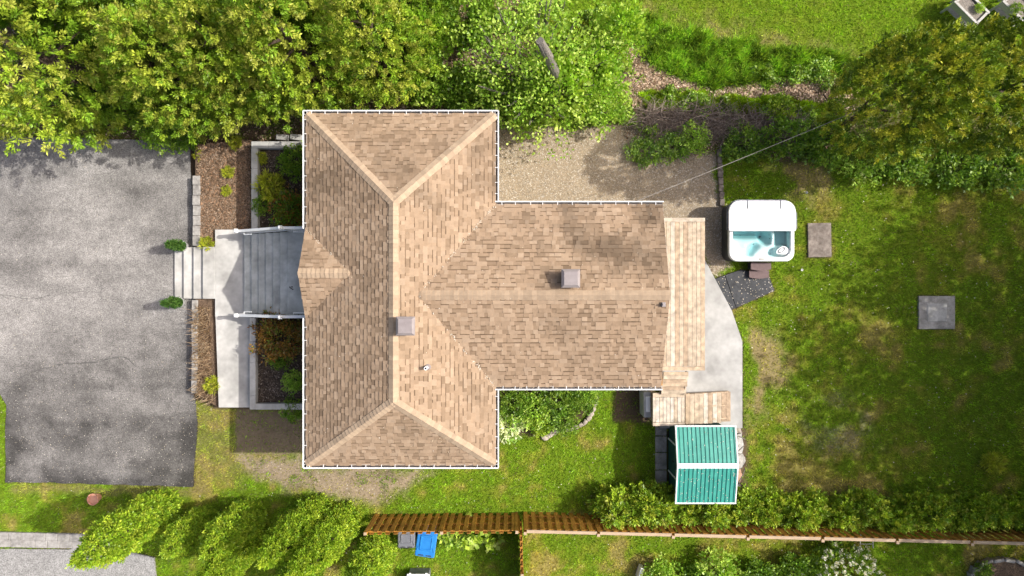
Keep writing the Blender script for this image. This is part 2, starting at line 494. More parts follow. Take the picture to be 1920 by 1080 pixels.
def ground_fields(x, y):
    """-> base colour (n,3), grass density 0..1, grass colour (n,3)"""
    n1 = fbm(x, y, 3.2, 3); n2 = fbm(x, y, 0.9, 11); n3 = fbm(x, y, 0.35, 23)
    # overall lawn: lusher at the bottom of the frame and top right, tired on the right
    right = sstep(8.0, 10.5, x) * sstep(-7.4, -6.4, y) * (1 - sstep(4.4, 5.4, y))
    dry = np.clip((n1 - 0.47) * 1.3 + (n2 - 0.5) * 2.3 + (n3 - 0.5) * 1.6 + 0.13, 0, 1)
    dry = np.clip(dry * (1 - 0.3 * right) + right * 0.08, 0, 1)
    topr = sstep(6.5, 8.0, y) * sstep(4.0, 6.0, x)
    dry = dry * (1 - 0.75 * topr)
    g = LUSH * (1 - sstep(0.0, 0.45, dry))[:, None] + MIDG * (sstep(0.0, 0.45, dry) - sstep(0.35, 0.75, dry))[:, None] + YEL * sstep(0.35, 0.75, dry)[:, None]
    g = g * (1 - 0.12 * right[:, None])
    dens = np.clip(1.15 - dry * 0.5, 0, 1)
    base = g * 1.3 + np.array([0.02, 0.012, 0.0])
    base = base * (1 - 0.35 * sstep(0.6, 1.0, dry))[:, None] + DRY * (0.35 * sstep(0.6, 1.0, dry))[:, None]

    def put(mask, colb, d=None, gc=None, amt=1.0):
        nonlocal base, dens, g
        mk = mask.astype(float) * amt
        base = base * (1 - mk[:, None]) + np.asarray(colb) * mk[:, None]
        if d is not None: dens = dens * (1 - mk) + d * mk
        if gc is not None: g = g * (1 - mk[:, None]) + np.asarray(gc) * mk[:, None]
    put(zone(x, y, 'rightunder', .3), SOIL * 1.1 + LUSH * 0.25, 0.5, LUSH * 0.8)
    put(zone(x, y, 'verge', .35), DRY * 0.8, 0.75, YEL * 0.9, 0.55 * 1.0)
    put(zone(x, y, 'trimdry', .1), DRY * 0.9, 0.8, YEL, 0.6)
    put(zone(x, y, 'drytop', .35) * sstep(0.370, 0.490, n2), DRY * 0.85, 0.7, YEL * 1.05, 0.7)
    put(zone(x, y, 'dry_lawn2', .4) * sstep(0.410, 0.530, n2), DRY, 0.45, YEL * 1.1, 0.8)
    put(zone(x, y, 'dry_lawn1', .3) * sstep(0.330, 0.470, n2), DRY * 1.05, 0.3, YEL * 1.0, 0.9)
    put(zone(x, y, 'grey_patch', .5) * sstep(0.390, 0.510, n2), GREYS * 1.4, 0.7, YEL * 0.8, 0.4)
    put(zone(x, y, 'dirt', .22), TANG, 0.12, YEL * 0.8)
    put(zone(x, y, 'dirt', .22, seed=5) * sstep(0.520, 0.640, n2), TANG * 0.8, 0.75, LUSH)
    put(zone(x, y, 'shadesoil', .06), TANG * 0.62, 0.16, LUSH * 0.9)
    put(zone(x, y, 'undertree', .25), SOIL * 1.5, 0.22, LUSH * 0.7)
    put(zone(x, y, 'undertree', .25) * sstep(0.450, 0.570, n2), SOIL + LUSH * 0.3, 0.6, LUSH * 0.8)
    put(zone(x, y, 'brambleground', .3), SOIL * 1.6, 0.25, LUSH)
    put(zone(x, y, 'litter2', .3), LITT * 0.85, 0.12, LUSH)
    put(zone(x, y, 'litter1', .3), LITT * 0.85, 0.05, LUSH)
    put(zone(x, y, 'gravel', .12), TANG * 1.08, 0.0)
    put(zone(x, y, 'bedhouse', .05), SOIL, 0.15, LUSH)
    put(zone(x, y, 'undershrub', .05), SOIL * 1.3, 0.25, LUSH * 0.8)
    put(zone(x, y, 'hedgesoil', .12), SOIL * 1.3, 0.2, LUSH)
    put(zone(x, y, 'sidedirt', .08), SOIL * 1.5, 0.1, LUSH)
    put(in_poly(x, y, ZONES['driveway']), SOIL, 0.0)
    put(in_poly(x, y, ZONES['nbr_drive']), SOIL, 0.0)
    put(in_poly(x, y, ZONES['house']), SOIL, 0.0)
    put(in_poly(x, y, px_poly([(1240, 480), (1325, 490), (1372, 582), (1393, 640), (1393, 803), (1240, 803)])), SOIL, 0.0)
    put(in_poly(x, y, px_poly([(1340, 520), (1400, 503), (1442, 515), (1453, 546), (1368, 584)])), SOIL, 0.0)
    put(in_poly(x, y, px_poly([(358, 262), (640, 262), (640, 770), (405, 768), (358, 745)])), SOIL, 0.0)
    put(in_poly(x, y, px_poly([(1250, 803), (1380, 803), (1380, 925), (1250, 925)])), SOIL, 0.0)
    put(in_poly(x, y, px_poly([(1513, 420), (1559, 418), (1559, 484), (1513, 482)])), SOIL, 0.0)
    put(in_poly(x, y, px_poly([(1722, 554), (1792, 554), (1791, 618), (1722, 617)])), SOIL, 0.0)
    return base, dens, g


def gz(x, y):
    return (fbm(x, y, 2.5, 77, 3) - 0.5) * 0.05


fx = np.arange(-20, 20.01, 0.1); fy = np.arange(-11.5, 11.51, 0.1)
xs = np.concatenate([[-400, -120, -50, -28], fx, [28, 50, 120, 400]])
ys = np.concatenate([[-400, -120, -50, -20], fy, [20, 50, 120, 400]])
gx, gy = np.meshgrid(xs, ys)
gxf, gyf = gx.ravel(), gy.ravel()
gcol, _, _ = ground_fields(gxf, gyf)
gcol = gcol * (0.85 + 0.3 * fbm(gxf, gyf, 0.25, 31))[:, None]
inner = (np.abs(gxf) < 20.1) & (np.abs(gyf) < 11.6)
gzv = np.where(inner, gz(gxf, gyf), 0.0) - 0.03
nx, ny = len(xs), len(ys)
idx = np.arange(nx * ny).reshape(ny, nx)
gf = np.stack([idx[:-1, :-1], idx[:-1, 1:], idx[1:, 1:], idx[1:, :-1]], -1).reshape(-1, 4)
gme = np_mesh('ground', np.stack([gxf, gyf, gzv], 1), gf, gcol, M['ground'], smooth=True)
tag(link('ground', gme), 'lawns, bare soil and dry patches around the house', None, None, 'structure')


# ------------------------------------------------------------------ driveway (asphalt), neighbouring drive
def sheet_from_zone(name, poly, z, step, colf, mat, jit=0.0):
    bm = bmesh.new()
    pts = []
    for i in range(len(poly)):
        a, b = Vector((*poly[i], 0)), Vector((*poly[(i + 1) % len(poly)], 0))
        k = max(1, int((b - a).length / 0.3))
        for j in range(k):
            q = a.lerp(b, j / k)
            pts.append((q.x + random.uniform(-jit, jit), q.y + random.uniform(-jit, jit)))
    prism(bm, pts, z - 0.12, z)
    bmesh.ops.triangulate(bm, faces=[f for f in bm.faces if len(f.verts) > 4])
    # refine for colour
    x0 = min(p[0] for p in pts); x1 = max(p[0] for p in pts); y0 = min(p[1] for p in pts); y1 = max(p[1] for p in pts)
    for k in np.arange(x0 + step, x1, step):
        bmesh.ops.bisect_plane(bm, geom=bm.verts[:] + bm.edges[:] + bm.faces[:], plane_co=(k, 0, 0), plane_no=(1, 0, 0))
    for k in np.arange(y0 + step, y1, step):
        bmesh.ops.bisect_plane(bm, geom=bm.verts[:] + bm.edges[:] + bm.faces[:], plane_co=(0, k, 0), plane_no=(0, 1, 0))
    bmesh.ops.recalc_face_normals(bm, faces=bm.faces)
    me = bpy.data.meshes.new(name)
    bm.to_mesh(me); bm.free()
    co = np.zeros(len(me.vertices) * 3, np.float32); me.vertices.foreach_get('co', co); co = co.reshape(-1, 3)
    c = colf(co[:, 0].astype(float), co[:, 1].astype(float))
    a = me.color_attributes.new('tint', 'FLOAT_COLOR', 'POINT')
    a.data.foreach_set('color', np.concatenate([c, np.ones((len(c), 1))], 1).astype(np.float32).ravel())
    me.materials.append(mat)
    return link(name, me)


def asphalt_col(x, y):
    n = fbm(x, y, 2.2, 5); m = fbm(x, y, 0.6, 9)
    low = sstep(-0.8, -5.6, y)            # the resealed, darker lower half
    st = fbm(x * 0.35, y * 1.3, 0.5, 19); sp = vnoise(x, y, 0.28, 71)
    v = 0.335 + (n - 0.5) * 0.2 + (m - 0.5) * 0.2 + (st - 0.5) * 0.24 - 0.05 * sstep(0.72, 0.9, sp) - low * 0.15
    v = v + 0.07 * sstep(0.5, 0.62, fbm(x, y, 1.3, 41)) * sstep(-5.2, -6.2, y)
    v = v - 0.10 * sstep(-12.0, -11.2, x) * sstep(-3.6, -5.5, y)
    # darkened worn rims
    edge = sstep(-16.8, -17.6, x) * sstep(-3.5, -4.2, y) * 0.08 + sstep(-6.5, -6.9, y) * 0.07
    v = np.clip(v - edge + 0.015 * sstep(-4.0, -1.0, y), 0.085, 0.52) * 0.82
    c = np.stack([v * 1.03, v * 0.985, v * 0.945], 1)
    return c


drive = sheet_from_zone('driveway', ZONES['driveway'], 0.03, 0.22, asphalt_col, M['asphalt'], 0.02)
tag(drive, 'cracked pale grey asphalt driveway', None, None, 'structure')


def nbr_col(x, y):
    v = 0.36 + (fbm(x, y, 1.2, 8) - 0.5) * 0.16
    return np.stack([v, v * 0.985, v * 0.96], 1)


nd = sheet_from_zone('neighbouring_drive', ZONES['nbr_drive'], 0.03, 0.5, nbr_col, M['asphalt'], 0.01)
tag(nd, 'light grey drive in the lower left corner', None, None, 'structure')

# cracks in the asphalt, real thin strips of dark filler
def crack(pts, wid, wob=0.035):
    V, F, Cc = [], [], []
    path = []
    for (a, b) in zip(pts, pts[1:]):
        A, B = P(*a), P(*b)
        k = max(2, int((B - A).length / 0.07))
        for j in range(k): path.append(A.lerp(B, j / k))
    path.append(P(*pts[-1]))
    for i, q in enumerate(path):
        d = path[min(i + 1, len(path) - 1)] - path[max(i - 1, 0)]
        nrm = Vector((-d.y, d.x, 0)).normalized()
        off = (float(vnoise(np.array([i * 0.35]), np.array([wid * 99]), 1.0, 4)[0]) - 0.5) * wob * 2
        ww = wid * (0.35 + 0.9 * random.random()) * (1 if 2 < i < len(path) - 3 else 0.4)
        for s in (-1, 1):
            p = q + nrm * (off + s * ww)
            V.append((p.x, p.y, 0.0345))
    for i in range(len(path) - 1):
        F.append((2 * i, 2 * i + 1, 2 * i + 3, 2 * i + 2))
    me = poly_mesh('crack', V, F, M['dark'])
    me.materials.clear(); me.materials.append(M['crackfill'])
    link('crack', me, drive)


M['crackfill'] = m_noise('crack_filler', (0.09, 0.088, 0.085), (0.19, 0.185, 0.18), 9, 0.9, 0.3)
for pts, wd in (([(30, 712), (70, 694), (120, 682), (185, 678), (225, 668), (243, 673), (256, 686)], 0.028),
                ([(190, 655), (205, 650), (214, 640), (213, 622)], 0.013), ([(168, 655), (180, 658), (200, 655)], 0.012),
                ([(2, 553), (60, 560), (130, 548), (200, 547)], 0.009), ([(0, 552), (10, 557), (22, 561)], 0.02),
                ([(300, 398), (310, 394), (316, 392)], 0.014), ([(285, 406), (300, 407), (312, 400)], 0.011),
                ([(100, 700), (140, 703), (170, 712)], 0.009), ([(256, 686), (280, 705), (300, 735)], 0.008),
                ([(240, 870), (262, 885), (300, 893), (350, 893)], 0.013), ([(20, 500), (90, 520), (160, 515)], 0.006)):
    crack(pts, wd)

# ------------------------------------------------------------------ house
HE, HR, HW, HP = 4.0, 5.3, 5.0, 4.68          # eave, main ridge, rear wing ridge, porch gable ridge
XL, XR, YT, YB = -6.01, -0.50, 5.09, -5.17    # edges of the shingles of the main block
RX, RYT, RYB = -3.25, 2.36, -3.13             # main ridge
WX, WYT, WYB, WRY = 4.42, 2.43, -2.87, -0.2   # rear wing
MPITCH_R = (HR - HE) / (XR - RX)
WRX = XR - (HW - HE) / MPITCH_R               # wing ridge meets the main slope
PY0, PY1, PRY, PXF = -0.86, 1.71, 0.42, -6.06
MPITCH_L = (HR - HE) / (RX - XL)
PRX = XL + (HP - HE) / MPITCH_L

house = empty('house', (-2, 0, 0), 'bungalow with tan shingled hip roof and white gutters', 'house')


def roof_z(x, y):
    z = HE - 1
    if XL <= x <= XR and YB <= y <= YT:
        z = min(HE + (x - XL) * MPITCH_L, HE + (XR - x) * MPITCH_R,
                HE + (YT - y) * (HR - HE) / (YT - RYT), HE + (y - YB) * (HR - HE) / (RYB - YB))
    if RX <= x <= WX and WYB <= y <= WYT:
        z = max(z, min(HE + (WYT - y) * (HW - HE) / (WYT - WRY), HE + (y - WYB) * (HW - HE) / (WRY - WYB)))
    if PXF <= x <= RX and PY0 <= y <= PY1:
        z = max(z, min(HE + (PY1 - y) * (HP - HE) / (PY1 - PRY), HE + (y - PY0) * (HP - HE) / (PRY - PY0)))
    return z


# roof boarding under the shingles (one mesh: the roof part)
TLc, TRc, BLc, BRc = (XL, YT, HE), (XR, YT, HE), (XL, YB, HE), (XR, YB, HE)
RT_, RB_ = (RX, RYT, HR), (RX, RYB, HR)
SLOPES = {
    'left': [BLc, RB_, RT_, TLc][::-1] and [TLc, BLc, RB_, RT_],
    'right': [BRc, TRc, RT_, RB_],
    'top': [TRc, TLc, RT_],
    'bottom': [BLc, BRc, RB_],
    'wing_up': [(WX, WYT, HE), (XR, WYT, HE), (WRX, WRY, HW), (WX - 0.02, WRY, HW)],
    'wing_low': [(XR, WYB, HE), (WX - 0.05, WYB, HE), (WX - 0.02, WRY, HW), (WRX, WRY, HW)],
    'porch_up': [(PXF, PY1, HE), (PXF, PRY, HP), (PRX, PRY, HP), (XL, PY1, HE)],
    'porch_low': [(PXF, PRY, HP), (PXF, PY0, HE), (XL, PY0, HE), (PRX, PRY, HP)],
}
bm = bmesh.new()
for k, pts in SLOPES.items():
    vs = [bm.verts.new((p[0], p[1], p[2] - 0.03)) for p in pts]
    bm.faces.new(vs)
# eave soffits
for (x0, x1, y0, y1) in ((XL, XR, YB, YT), (XR, WX, WYB, WYT)):
    vs = [bm.verts.new(p) for p in ((x0, y0, HE - 0.06), (x1, y0, HE - 0.06), (x1, y1, HE - 0.06), (x0, y1, HE - 0.06))]
    bm.faces.new(vs)
roof = bm_obj('roof', bm, M['fencewood'], house)

PAL = np.array([(0.415, 0.307, 0.213), (0.378, 0.274, 0.186), (0.335, 0.24, 0.16), (0.275, 0.194, 0.128), (0.45, 0.34, 0.242)])
PAL = np.array([1.085, 1.07, 1.055]) * (PAL.mean(0) + (PAL - PAL.mean(0)) * 0.78)
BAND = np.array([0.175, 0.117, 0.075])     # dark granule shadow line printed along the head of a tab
PW_HI = [0.36, 0.30, 0.14, 0.02, 0.18]
PW_LO = [0.16, 0.32, 0.33, 0.14, 0.05]


def clip(poly, ax, s, lim):
    out = []
    n = len(poly)
    for i in range(n):
        a, b = poly[i], poly[(i + 1) % n]
        da, db = s * (lim - a[ax]), s * (lim - b[ax])
        if da >= 0: out.append(a)
        if (da >= 0) != (db >= 0):
            t = da / (da - db)
            out.append((a[0] + (b[0] - a[0]) * t, a[1] + (b[1] - a[1]) * t))
    return out


def stain(x, y):
    """algae staining of the granules, strongest on the damp upper slope of the rear wing"""
    n = float(fbm(np.array([x]), np.array([y]), 1.0, 61)[0]); m = float(fbm(np.array([x]), np.array([y]), 0.4, 63)[0])
    s = 0.0
    if x > -0.6 and y > WRY:
        s = 0.62 * max(0, min(1, (n - 0.40) * 3.2 + (m - 0.5) * 1.2)) * (0.35 + 0.65 * min(1, (y - WRY) / 1.6))
    elif x > 3.2:
        s = 0.3 * max(0, (n - 0.42) * 3)
    elif y > 2.2:
        s = 0.4 * max(0, (n - 0.46) * 3)
    else:
        s = 0.22 * max(0, (n - 0.5) * 3)
    return 1 - s


PIECES = []      # every shingle tab: (area, verts, faces, colour)
EXPO = 0.131


def shingle_slope(pts, seed, warm=1.0):
    rng = random.Random(seed)
    p3 = [Vector(p) for p in pts]
    # eave direction: the horizontal edge at the lowest level
    zmin = min(p.z for p in p3)
    low = [i for i in range(len(p3)) if abs(p3[i].z - zmin) < 1e-4]
    nrm = (p3[1] - p3[0]).cross(p3[2] - p3[0]).normalized()
    if nrm.z < 0: nrm = -nrm
    vdir = (Vector((0, 0, 1)) - nrm * nrm.z).normalized()       # up the slope
    udir = vdir.cross(nrm).normalized()
    O = p3[low[0]]
    uv = [((p - O).dot(udir), (p - O).dot(vdir)) for p in p3]
    u_min = min(p[0] for p in uv); u_max = max(p[0] for p in uv); v_max = max(p[1] for p in uv)
    k = 0
    v0 = -0.03
    while v0 < v_max - 0.02:
        u = u_min - rng.random() * 0.4
        hi = rng.random() < 0.5
        while u < u_max:
            wdt = rng.choice((0.10, 0.12, 0.14, 0.165, 0.20, 0.25)) * rng.uniform(0.85, 1.15)
            h = rng.uniform(0.016, 0.021) if hi else rng.uniform(0.004, 0.006)
            poly = uv
            vt = v0 + EXPO + 0.012
            for (ax, s, lim) in ((0, 1, u + wdt), (0, -1, u), (1, 1, vt), (1, -1, v0)):
                poly = clip(poly, ax, s, lim) if poly else poly
                if len(poly) < 3: break
            if v0 < 0 and len(poly) >= 3:
                poly = [(p[0], p[1] if p[1] > 0.001 else p[1] - 0.03) for p in poly]
            if len(poly) >= 3:
                a = 0.5 * abs(sum(poly[i][0] * poly[(i + 1) % len(poly)][1] - poly[(i + 1) % len(poly)][0] * poly[i][1] for i in range(len(poly))))
                if a > 0.0008:
                    c = PAL[rng.choices(range(5), PW_HI if hi else PW_LO)[0]] * rng.uniform(0.94, 1.06)
                    cen = sum((O + udir * p[0] + vdir * p[1] for p in poly), Vector()) / len(poly)
                    st = stain(cen.x, cen.y)
                    bb = rng.uniform(0.026, 0.036)
                    parts = [(poly, c * st)]
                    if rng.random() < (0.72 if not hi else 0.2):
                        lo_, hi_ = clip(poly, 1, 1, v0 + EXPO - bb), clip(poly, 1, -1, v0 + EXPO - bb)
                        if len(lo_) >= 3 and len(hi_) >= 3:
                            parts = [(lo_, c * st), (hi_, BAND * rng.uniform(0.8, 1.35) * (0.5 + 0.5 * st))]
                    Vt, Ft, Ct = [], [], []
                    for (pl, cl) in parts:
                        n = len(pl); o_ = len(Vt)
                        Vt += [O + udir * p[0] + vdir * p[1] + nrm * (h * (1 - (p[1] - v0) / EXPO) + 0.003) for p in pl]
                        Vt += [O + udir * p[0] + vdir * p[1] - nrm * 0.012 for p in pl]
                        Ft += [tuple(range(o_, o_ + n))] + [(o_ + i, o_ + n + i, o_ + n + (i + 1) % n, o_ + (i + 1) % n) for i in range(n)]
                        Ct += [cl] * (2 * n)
                    wgt = a * abs(nrm.z) * (24.0 / (24.0 - cen.z)) ** 2
                    PIECES.append((wgt, Vt, Ft, Ct, cen))
            u += wdt
            hi = (not hi) if rng.random() < 0.86 else hi
        v0 += EXPO
        k += 1


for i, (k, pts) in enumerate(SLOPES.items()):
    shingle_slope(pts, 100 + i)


def covered(cx, cy, cz):
    return roof_z(cx, cy) - cz > 0.05


vis = [p for p in PIECES if not covered(*p[4])]
vis.sort(key=lambda p: -p[0])
for (a, V, F, c, _) in vis[:300]:
    base = V[0]
    me = poly_mesh('shingle', [v - base for v in V], F, M['shingle'], c)
    link('shingle', me, roof, base)
V_, F_, C_ = [], [], []
for (a, V, F, c, _) in vis[300:]:
    o = len(V_)
    V_ += V; F_ += [tuple(i + o for i in f) for f in F]; C_ += c
base = wloc(roof)
o = link('shingle_field', poly_mesh('shingle_field', [v - base for v in V_], F_, M['shingle'], C_), roof, base)
tag(o, None, None, None, 'stuff')


# ridge and hip caps, each one a folded shingle
def caps(A, B, n1, n2, seed, half=0.14, step=0.128):
    rng = random.Random(seed)
    A, B = Vector(A), Vector(B)
    d = (B - A); L = d.length; d.normalize()
    n1, n2 = Vector(n1).normalized(), Vector(n2).normalized()
    s1 = n1.cross(d); s1 = s1 if s1.z < 0 else -s1
    s2 = n2.cross(d); s2 = s2 if s2.z < 0 else -s2
    if s1.dot(s2) > 0.999: s2 = -s2
    up = (n1 + n2).normalized()
    k = int(L / step)
    for i in range(k + 1):
        t0 = i * step; t1 = min(t0 + step * 1.35, L + 0.03)
        if t1 - t0 < 0.03: continue
        hw = half * rng.uniform(0.96, 1.04)
        pr = []
        for (t, lift) in ((t0, 0.034), (t1, 0.012)):
            q = A + d * t
            pr.append([q + s1 * hw + n1 * (lift - 0.002), q + s1 * hw * 0.35 + n1 * (lift + 0.004), q + up * (lift + 0.012), q + s2 * hw * 0.35 + n2 * (lift + 0.004), q + s2 * hw + n2 * (lift - 0.002)])
        V = pr[0] + pr[1] + [p - up * 0.03 for p in pr[0]] + [p - up * 0.03 for p in pr[1]]
        F = [(j, j + 1, 5 + j + 1, 5 + j) for j in range(4)]
        F += [(j, 10 + j, 11 + j, j + 1) for j in range(4)]
        F += [(0, 5, 15, 10), (4, 14, 19, 9)] + [(5 + j, 6 + j, 16 + j, 15 + j) for j in range(4)]
        c = np.array((0.53, 0.40, 0.28)) * rng.uniform(0.84, 1.06)
        me = poly_mesh('ridge_cap', [v - V[2] for v in V], F, M['shingle'], [c] * len(V))
        link('ridge_cap', me, roof, V[2])


def nrm_of(k):
    p = [Vector(q) for q in SLOPES[k]]
    n = (p[1] - p[0]).cross(p[2] - p[0]).normalized()
    return n if n.z > 0 else -n


caps(TLc, RT_, nrm_of('left'), nrm_of('top'), 1)
caps(TRc, RT_, nrm_of('right'), nrm_of('top'), 2)
caps(BLc, RB_, nrm_of('left'), nrm_of('bottom'), 3)
caps(BRc, RB_, nrm_of('right'), nrm_of('bottom'), 4)
caps(RB_, RT_, nrm_of('left'), nrm_of('right'), 5)
caps((WX - 0.02, WRY, HW), (WRX + 0.05, WRY, HW), nrm_of('wing_up'), nrm_of('wing_low'), 6)
caps((PXF, PRY, HP), (PRX - 0.05, PRY, HP), nrm_of('porch_up'), nrm_of('porch_low'), 7)

# walls, windows, door
bm = bmesh.new()
wall_out = [(-5.62, -4.8), (-0.9, -4.8), (-0.9, -2.5), (3.95, -2.5), (3.95, 2.06), (-0.9, 2.06), (-0.9, 4.72), (-5.62, 4.72)]
prism(bm, wall_out, -0.2, HE - 0.063)
# gable triangle of the rear wing
for a in ((3.95, -2.5, HE - 0.06), (3.95, 2.06, HE - 0.06), (3.95, WRY, HW - 0.12)):
    pass
tri = [(3.93, -2.45), (3.93, 2.0)]
v = [bm.verts.new(p) for p in ((3.93, -2.45, HE - 0.055), (3.93, 2.0, HE - 0.055), (3.93, WRY, HW - 0.14), (3.85, -2.45, HE - 0.055), (3.85, 2.0, HE - 0.055), (3.85, WRY, HW - 0.14))]
bm.faces.new(v[:3]); bm.faces.new(v[3:][::-1])
bm_obj('wall', bm, M['siding'], house)
for (x, y, sx, sy, z) in ((-5.62, 3.4, 0.06, 1.5, 2.7), (-5.62, -2.8, 0.06, 1.6, 2.7), (-3.2, -4.8, 1.3, 0.06, 2.7), (-3.2, 4.72, 1.3, 0.06, 2.7), (1.6, -2.5, 1.1, 0.06, 2.8), (1.6, 2.06, 1.1, 0.06, 2.8)):
    wn_ = box_obj('window', (x, y, z), (sx + 0.04, sy + 0.04, 1.15), M['white'], house)
    box_obj('pane', (x, y, z), (sx * 0.9 if sx > 0.1 else 0.12, sy * 0.9 if sy > 0.1 else 0.12, 1.0), M['glasspane'], wn_)
dr = box_obj('door', (-5.64, 0.42, 2.8), (0.06, 0.95, 2.05), M['doorpaint'], house)
box_obj('handle', (-5.70, 0.78, 2.75), (0.06, 0.03, 0.14), M['ventmetal'], dr)
dr = box_obj('door', (3.97, -0.9, 2.85), (0.06, 1.6, 2.05), M['white'], house)
box_obj('pane', (4.005, -0.9, 2.9), (0.02, 1.4, 1.85), M['glasspane'], dr)


# gutters: floor, front wall with rolled lip, brackets
def gutter(A, B, out, nb, wid=0.115):
    A, B, out = Vector(A), Vector(B), Vector(out)
    d = (B - A).normalized(); L = (B - A).length
    mid = (A + B) / 2
    ang = math.atan2(d.y, d.x)
    bm = bmesh.new()
    zt = HE + 0.015

    def bx(off, dz, sw, sh):
        c = mid + out * off
        add_box(bm, (c.x, c.y, zt + dz), (L, sw, sh), ang)
    bx(wid - 0.006, -0.055, 0.012, 0.11)        # front
    bx(wid - 0.014, 0.004, 0.034, 0.012)        # rolled lip
    bx(0.004, -0.06, 0.008, 0.10)               # back flange
    g = bm_obj('gutter', bm, M['white'], house)
    bm = bmesh.new()
    c = mid + out * (wid / 2)
    add_box(bm, (c.x, c.y, zt - 0.10), (L - 0.01, wid - 0.02, 0.012), ang)
    bm_obj('gutter_floor', bm, M['gutterin'], g)
    for i in range(nb):
        t = (i + 0.5 + random.uniform(-0.12, 0.12)) / nb * L
        c = A + d * t + out * (wid * 0.5 - 0.012)
        box_obj('gutter_bracket', (c.x, c.y, zt - 0.004), (0.014, wid - 0.03, 0.012), M['white'], g, ang, 0.0)


gutter((XL - 0.1, YT, 0), (XR + 0.1, YT, 0), (0, 1, 0), 14)
gutter((XL - 0.1, YB, 0), (XR + 0.1, YB, 0), (0, -1, 0), 14)
gutter((XL, PY1 + 0.03, 0), (XL, YT + 0.1, 0), (-1, 0, 0), 8)
gutter((XL, YB - 0.1, 0), (XL, PY0 - 0.02, 0), (-1, 0, 0), 10)
gutter((XR, WYT + 0.12, 0), (XR, YT + 0.1, 0), (1, 0, 0), 7)
gutter((XR, YB - 0.1, 0), (XR, WYB - 0.12, 0), (1, 0, 0), 6)
gutter((XR + 0.01, WYT, 0), (WX + 0.02, WYT, 0), (0, 1, 0), 12)
gutter((XR + 0.01, WYB, 0), (WX - 0.02, WYB, 0), (0, -1, 0), 13)
# white fascia strips on the gable rakes
for (a, b) in (((WX, WYT, HE), (WX - 0.02, WRY, HW)), ((WX - 0.05, WYB, HE), (WX - 0.02, WRY, HW)), ((PXF, PY1, HE), (PXF, PRY, HP)), ((PXF, PY0, HE), (PXF, PRY, HP))):
    bm = bmesh.new()
    a, b = Vector(a), Vector(b)
    sgn = 1 if a.x > 0 else -1
    vs = []
    for p in (a, b):
        for (dx, dz) in ((0, -0.02), (0.02 * sgn, -0.02), (0.02 * sgn, -0.17), (0, -0.17)):
            vs.append(bm.verts.new((p.x + dx - 0.012 * sgn, p.y, p.z + dz)))
    for j in range(4): bm.faces.new((vs[j], vs[(j + 1) % 4], vs[4 + (j + 1) % 4], vs[4 + j]))
    bm.faces.new(vs[:4]); bm.faces.new(vs[4:][::-1])
    bm_obj('fascia', bm, M['white'], house)


# square roof vents
def roof_vent(x, y):
    z0 = roof_z(x, y)
    v = empty('roof_vent', (x, y, z0), None, None)
    v.parent = house; v.location = Vector((x, y, z0)) - wloc(house)
    bm = bmesh.new()
    prism(bm, rrect(x - 0.19, x + 0.19, y - 0.19, y + 0.19, 0.01, 1), z0 - 0.18, z0 + 0.38)
    bm_obj('vent_body', bm, M['ventmetal'], v)
    bm = bmesh.new()
    lv = [(0.255, 0.34), (0.255, 0.42), (0.185, 0.48)]
    rings = [[bm.verts.new((x + sx * r, y + sy * r, z0 + dz)) for (sx, sy) in ((-1, -1), (1, -1), (1, 1), (-1, 1))] for (r, dz) in lv]
    for a, b in zip(rings, rings[1:]):
        for j in range(4): bm.faces.new((a[j], a[(j + 1) % 4], b[(j + 1) % 4], b[j]))
    bm.faces.new(rings[-1]); bm.faces.new(rings[0][::-1])
    bm_obj('vent_cap', bm, M['ventmetal'], v)
    bm = bmesh.new()
    vs = [bm.verts.new((x + a, y + b, roof_z(x + a, y + b) + 0.02)) for (a, b) in ((-0.3, -0.3), (0.3, -0.3), (0.3, 0.3), (-0.3, 0.3))]


q = P(1070, 522, 5.2); roof_vent(q.x, q.y)
q = P(761, 611, 5.45); roof_vent(q.x, q.y)
q = P(800, 689, 4.95)
bm = bmesh.new()
z0 = roof_z(q.x, q.y)
add_cyl(bm, (q.x, q.y, z0 - 0.05), (q.x, q.y, z0 + 0.30), 0.05, seg=14)
pp = bm_obj('plumbing_pipe', bm, M['white'], house)
bm = bmesh.new(); add_cyl(bm, (q.x, q.y, z0 + 0.296), (q.x, q.y, z0 + 0.304), 0.03, seg=12)
bm_obj('pipe_opening', bm, M['dark'], pp)
bm = bmesh.new(); add_cyl(bm, (q.x, q.y, z0 - 0.04), (q.x, q.y, z0 + 0.06), 0.11, 0.06, seg=14)
bm_obj('flashing', bm, M['ventmetal'], pp)
q = P(1244, 571, 4.95); z0 = roof_z(q.x, q.y)
bm = bmesh.new()
add_box(bm, (q.x, q.y, z0 + 0.05), (0.11, 0.13, 0.10), 0, 0.01)
add_box(bm, (q.x - 0.03, q.y, z0 + 0.13), (0.03, 0.05, 0.08), 0)
bm_obj('cable_mount', bm, M['ventmetal'], house)

# overhead service cable, from the wing eave up towards the trees
bm = bmesh.new()
a, b = P(1194, 377, 4.05), Vector((10.6, 5.36, 4.6))
pts = []
for i in range(13):
    t = i / 12
    p = a.lerp(b, t); p.z -= 0.25 * 4 * t * (1 - t) * 0.6
    pts.append(p)
tube(bm, pts, [0.010] * 13, 5)
tag(bm_obj('overhead_cable', bm, M['cable']), 'thin pale overhead cable running from the roof edge into the trees', 'cable')
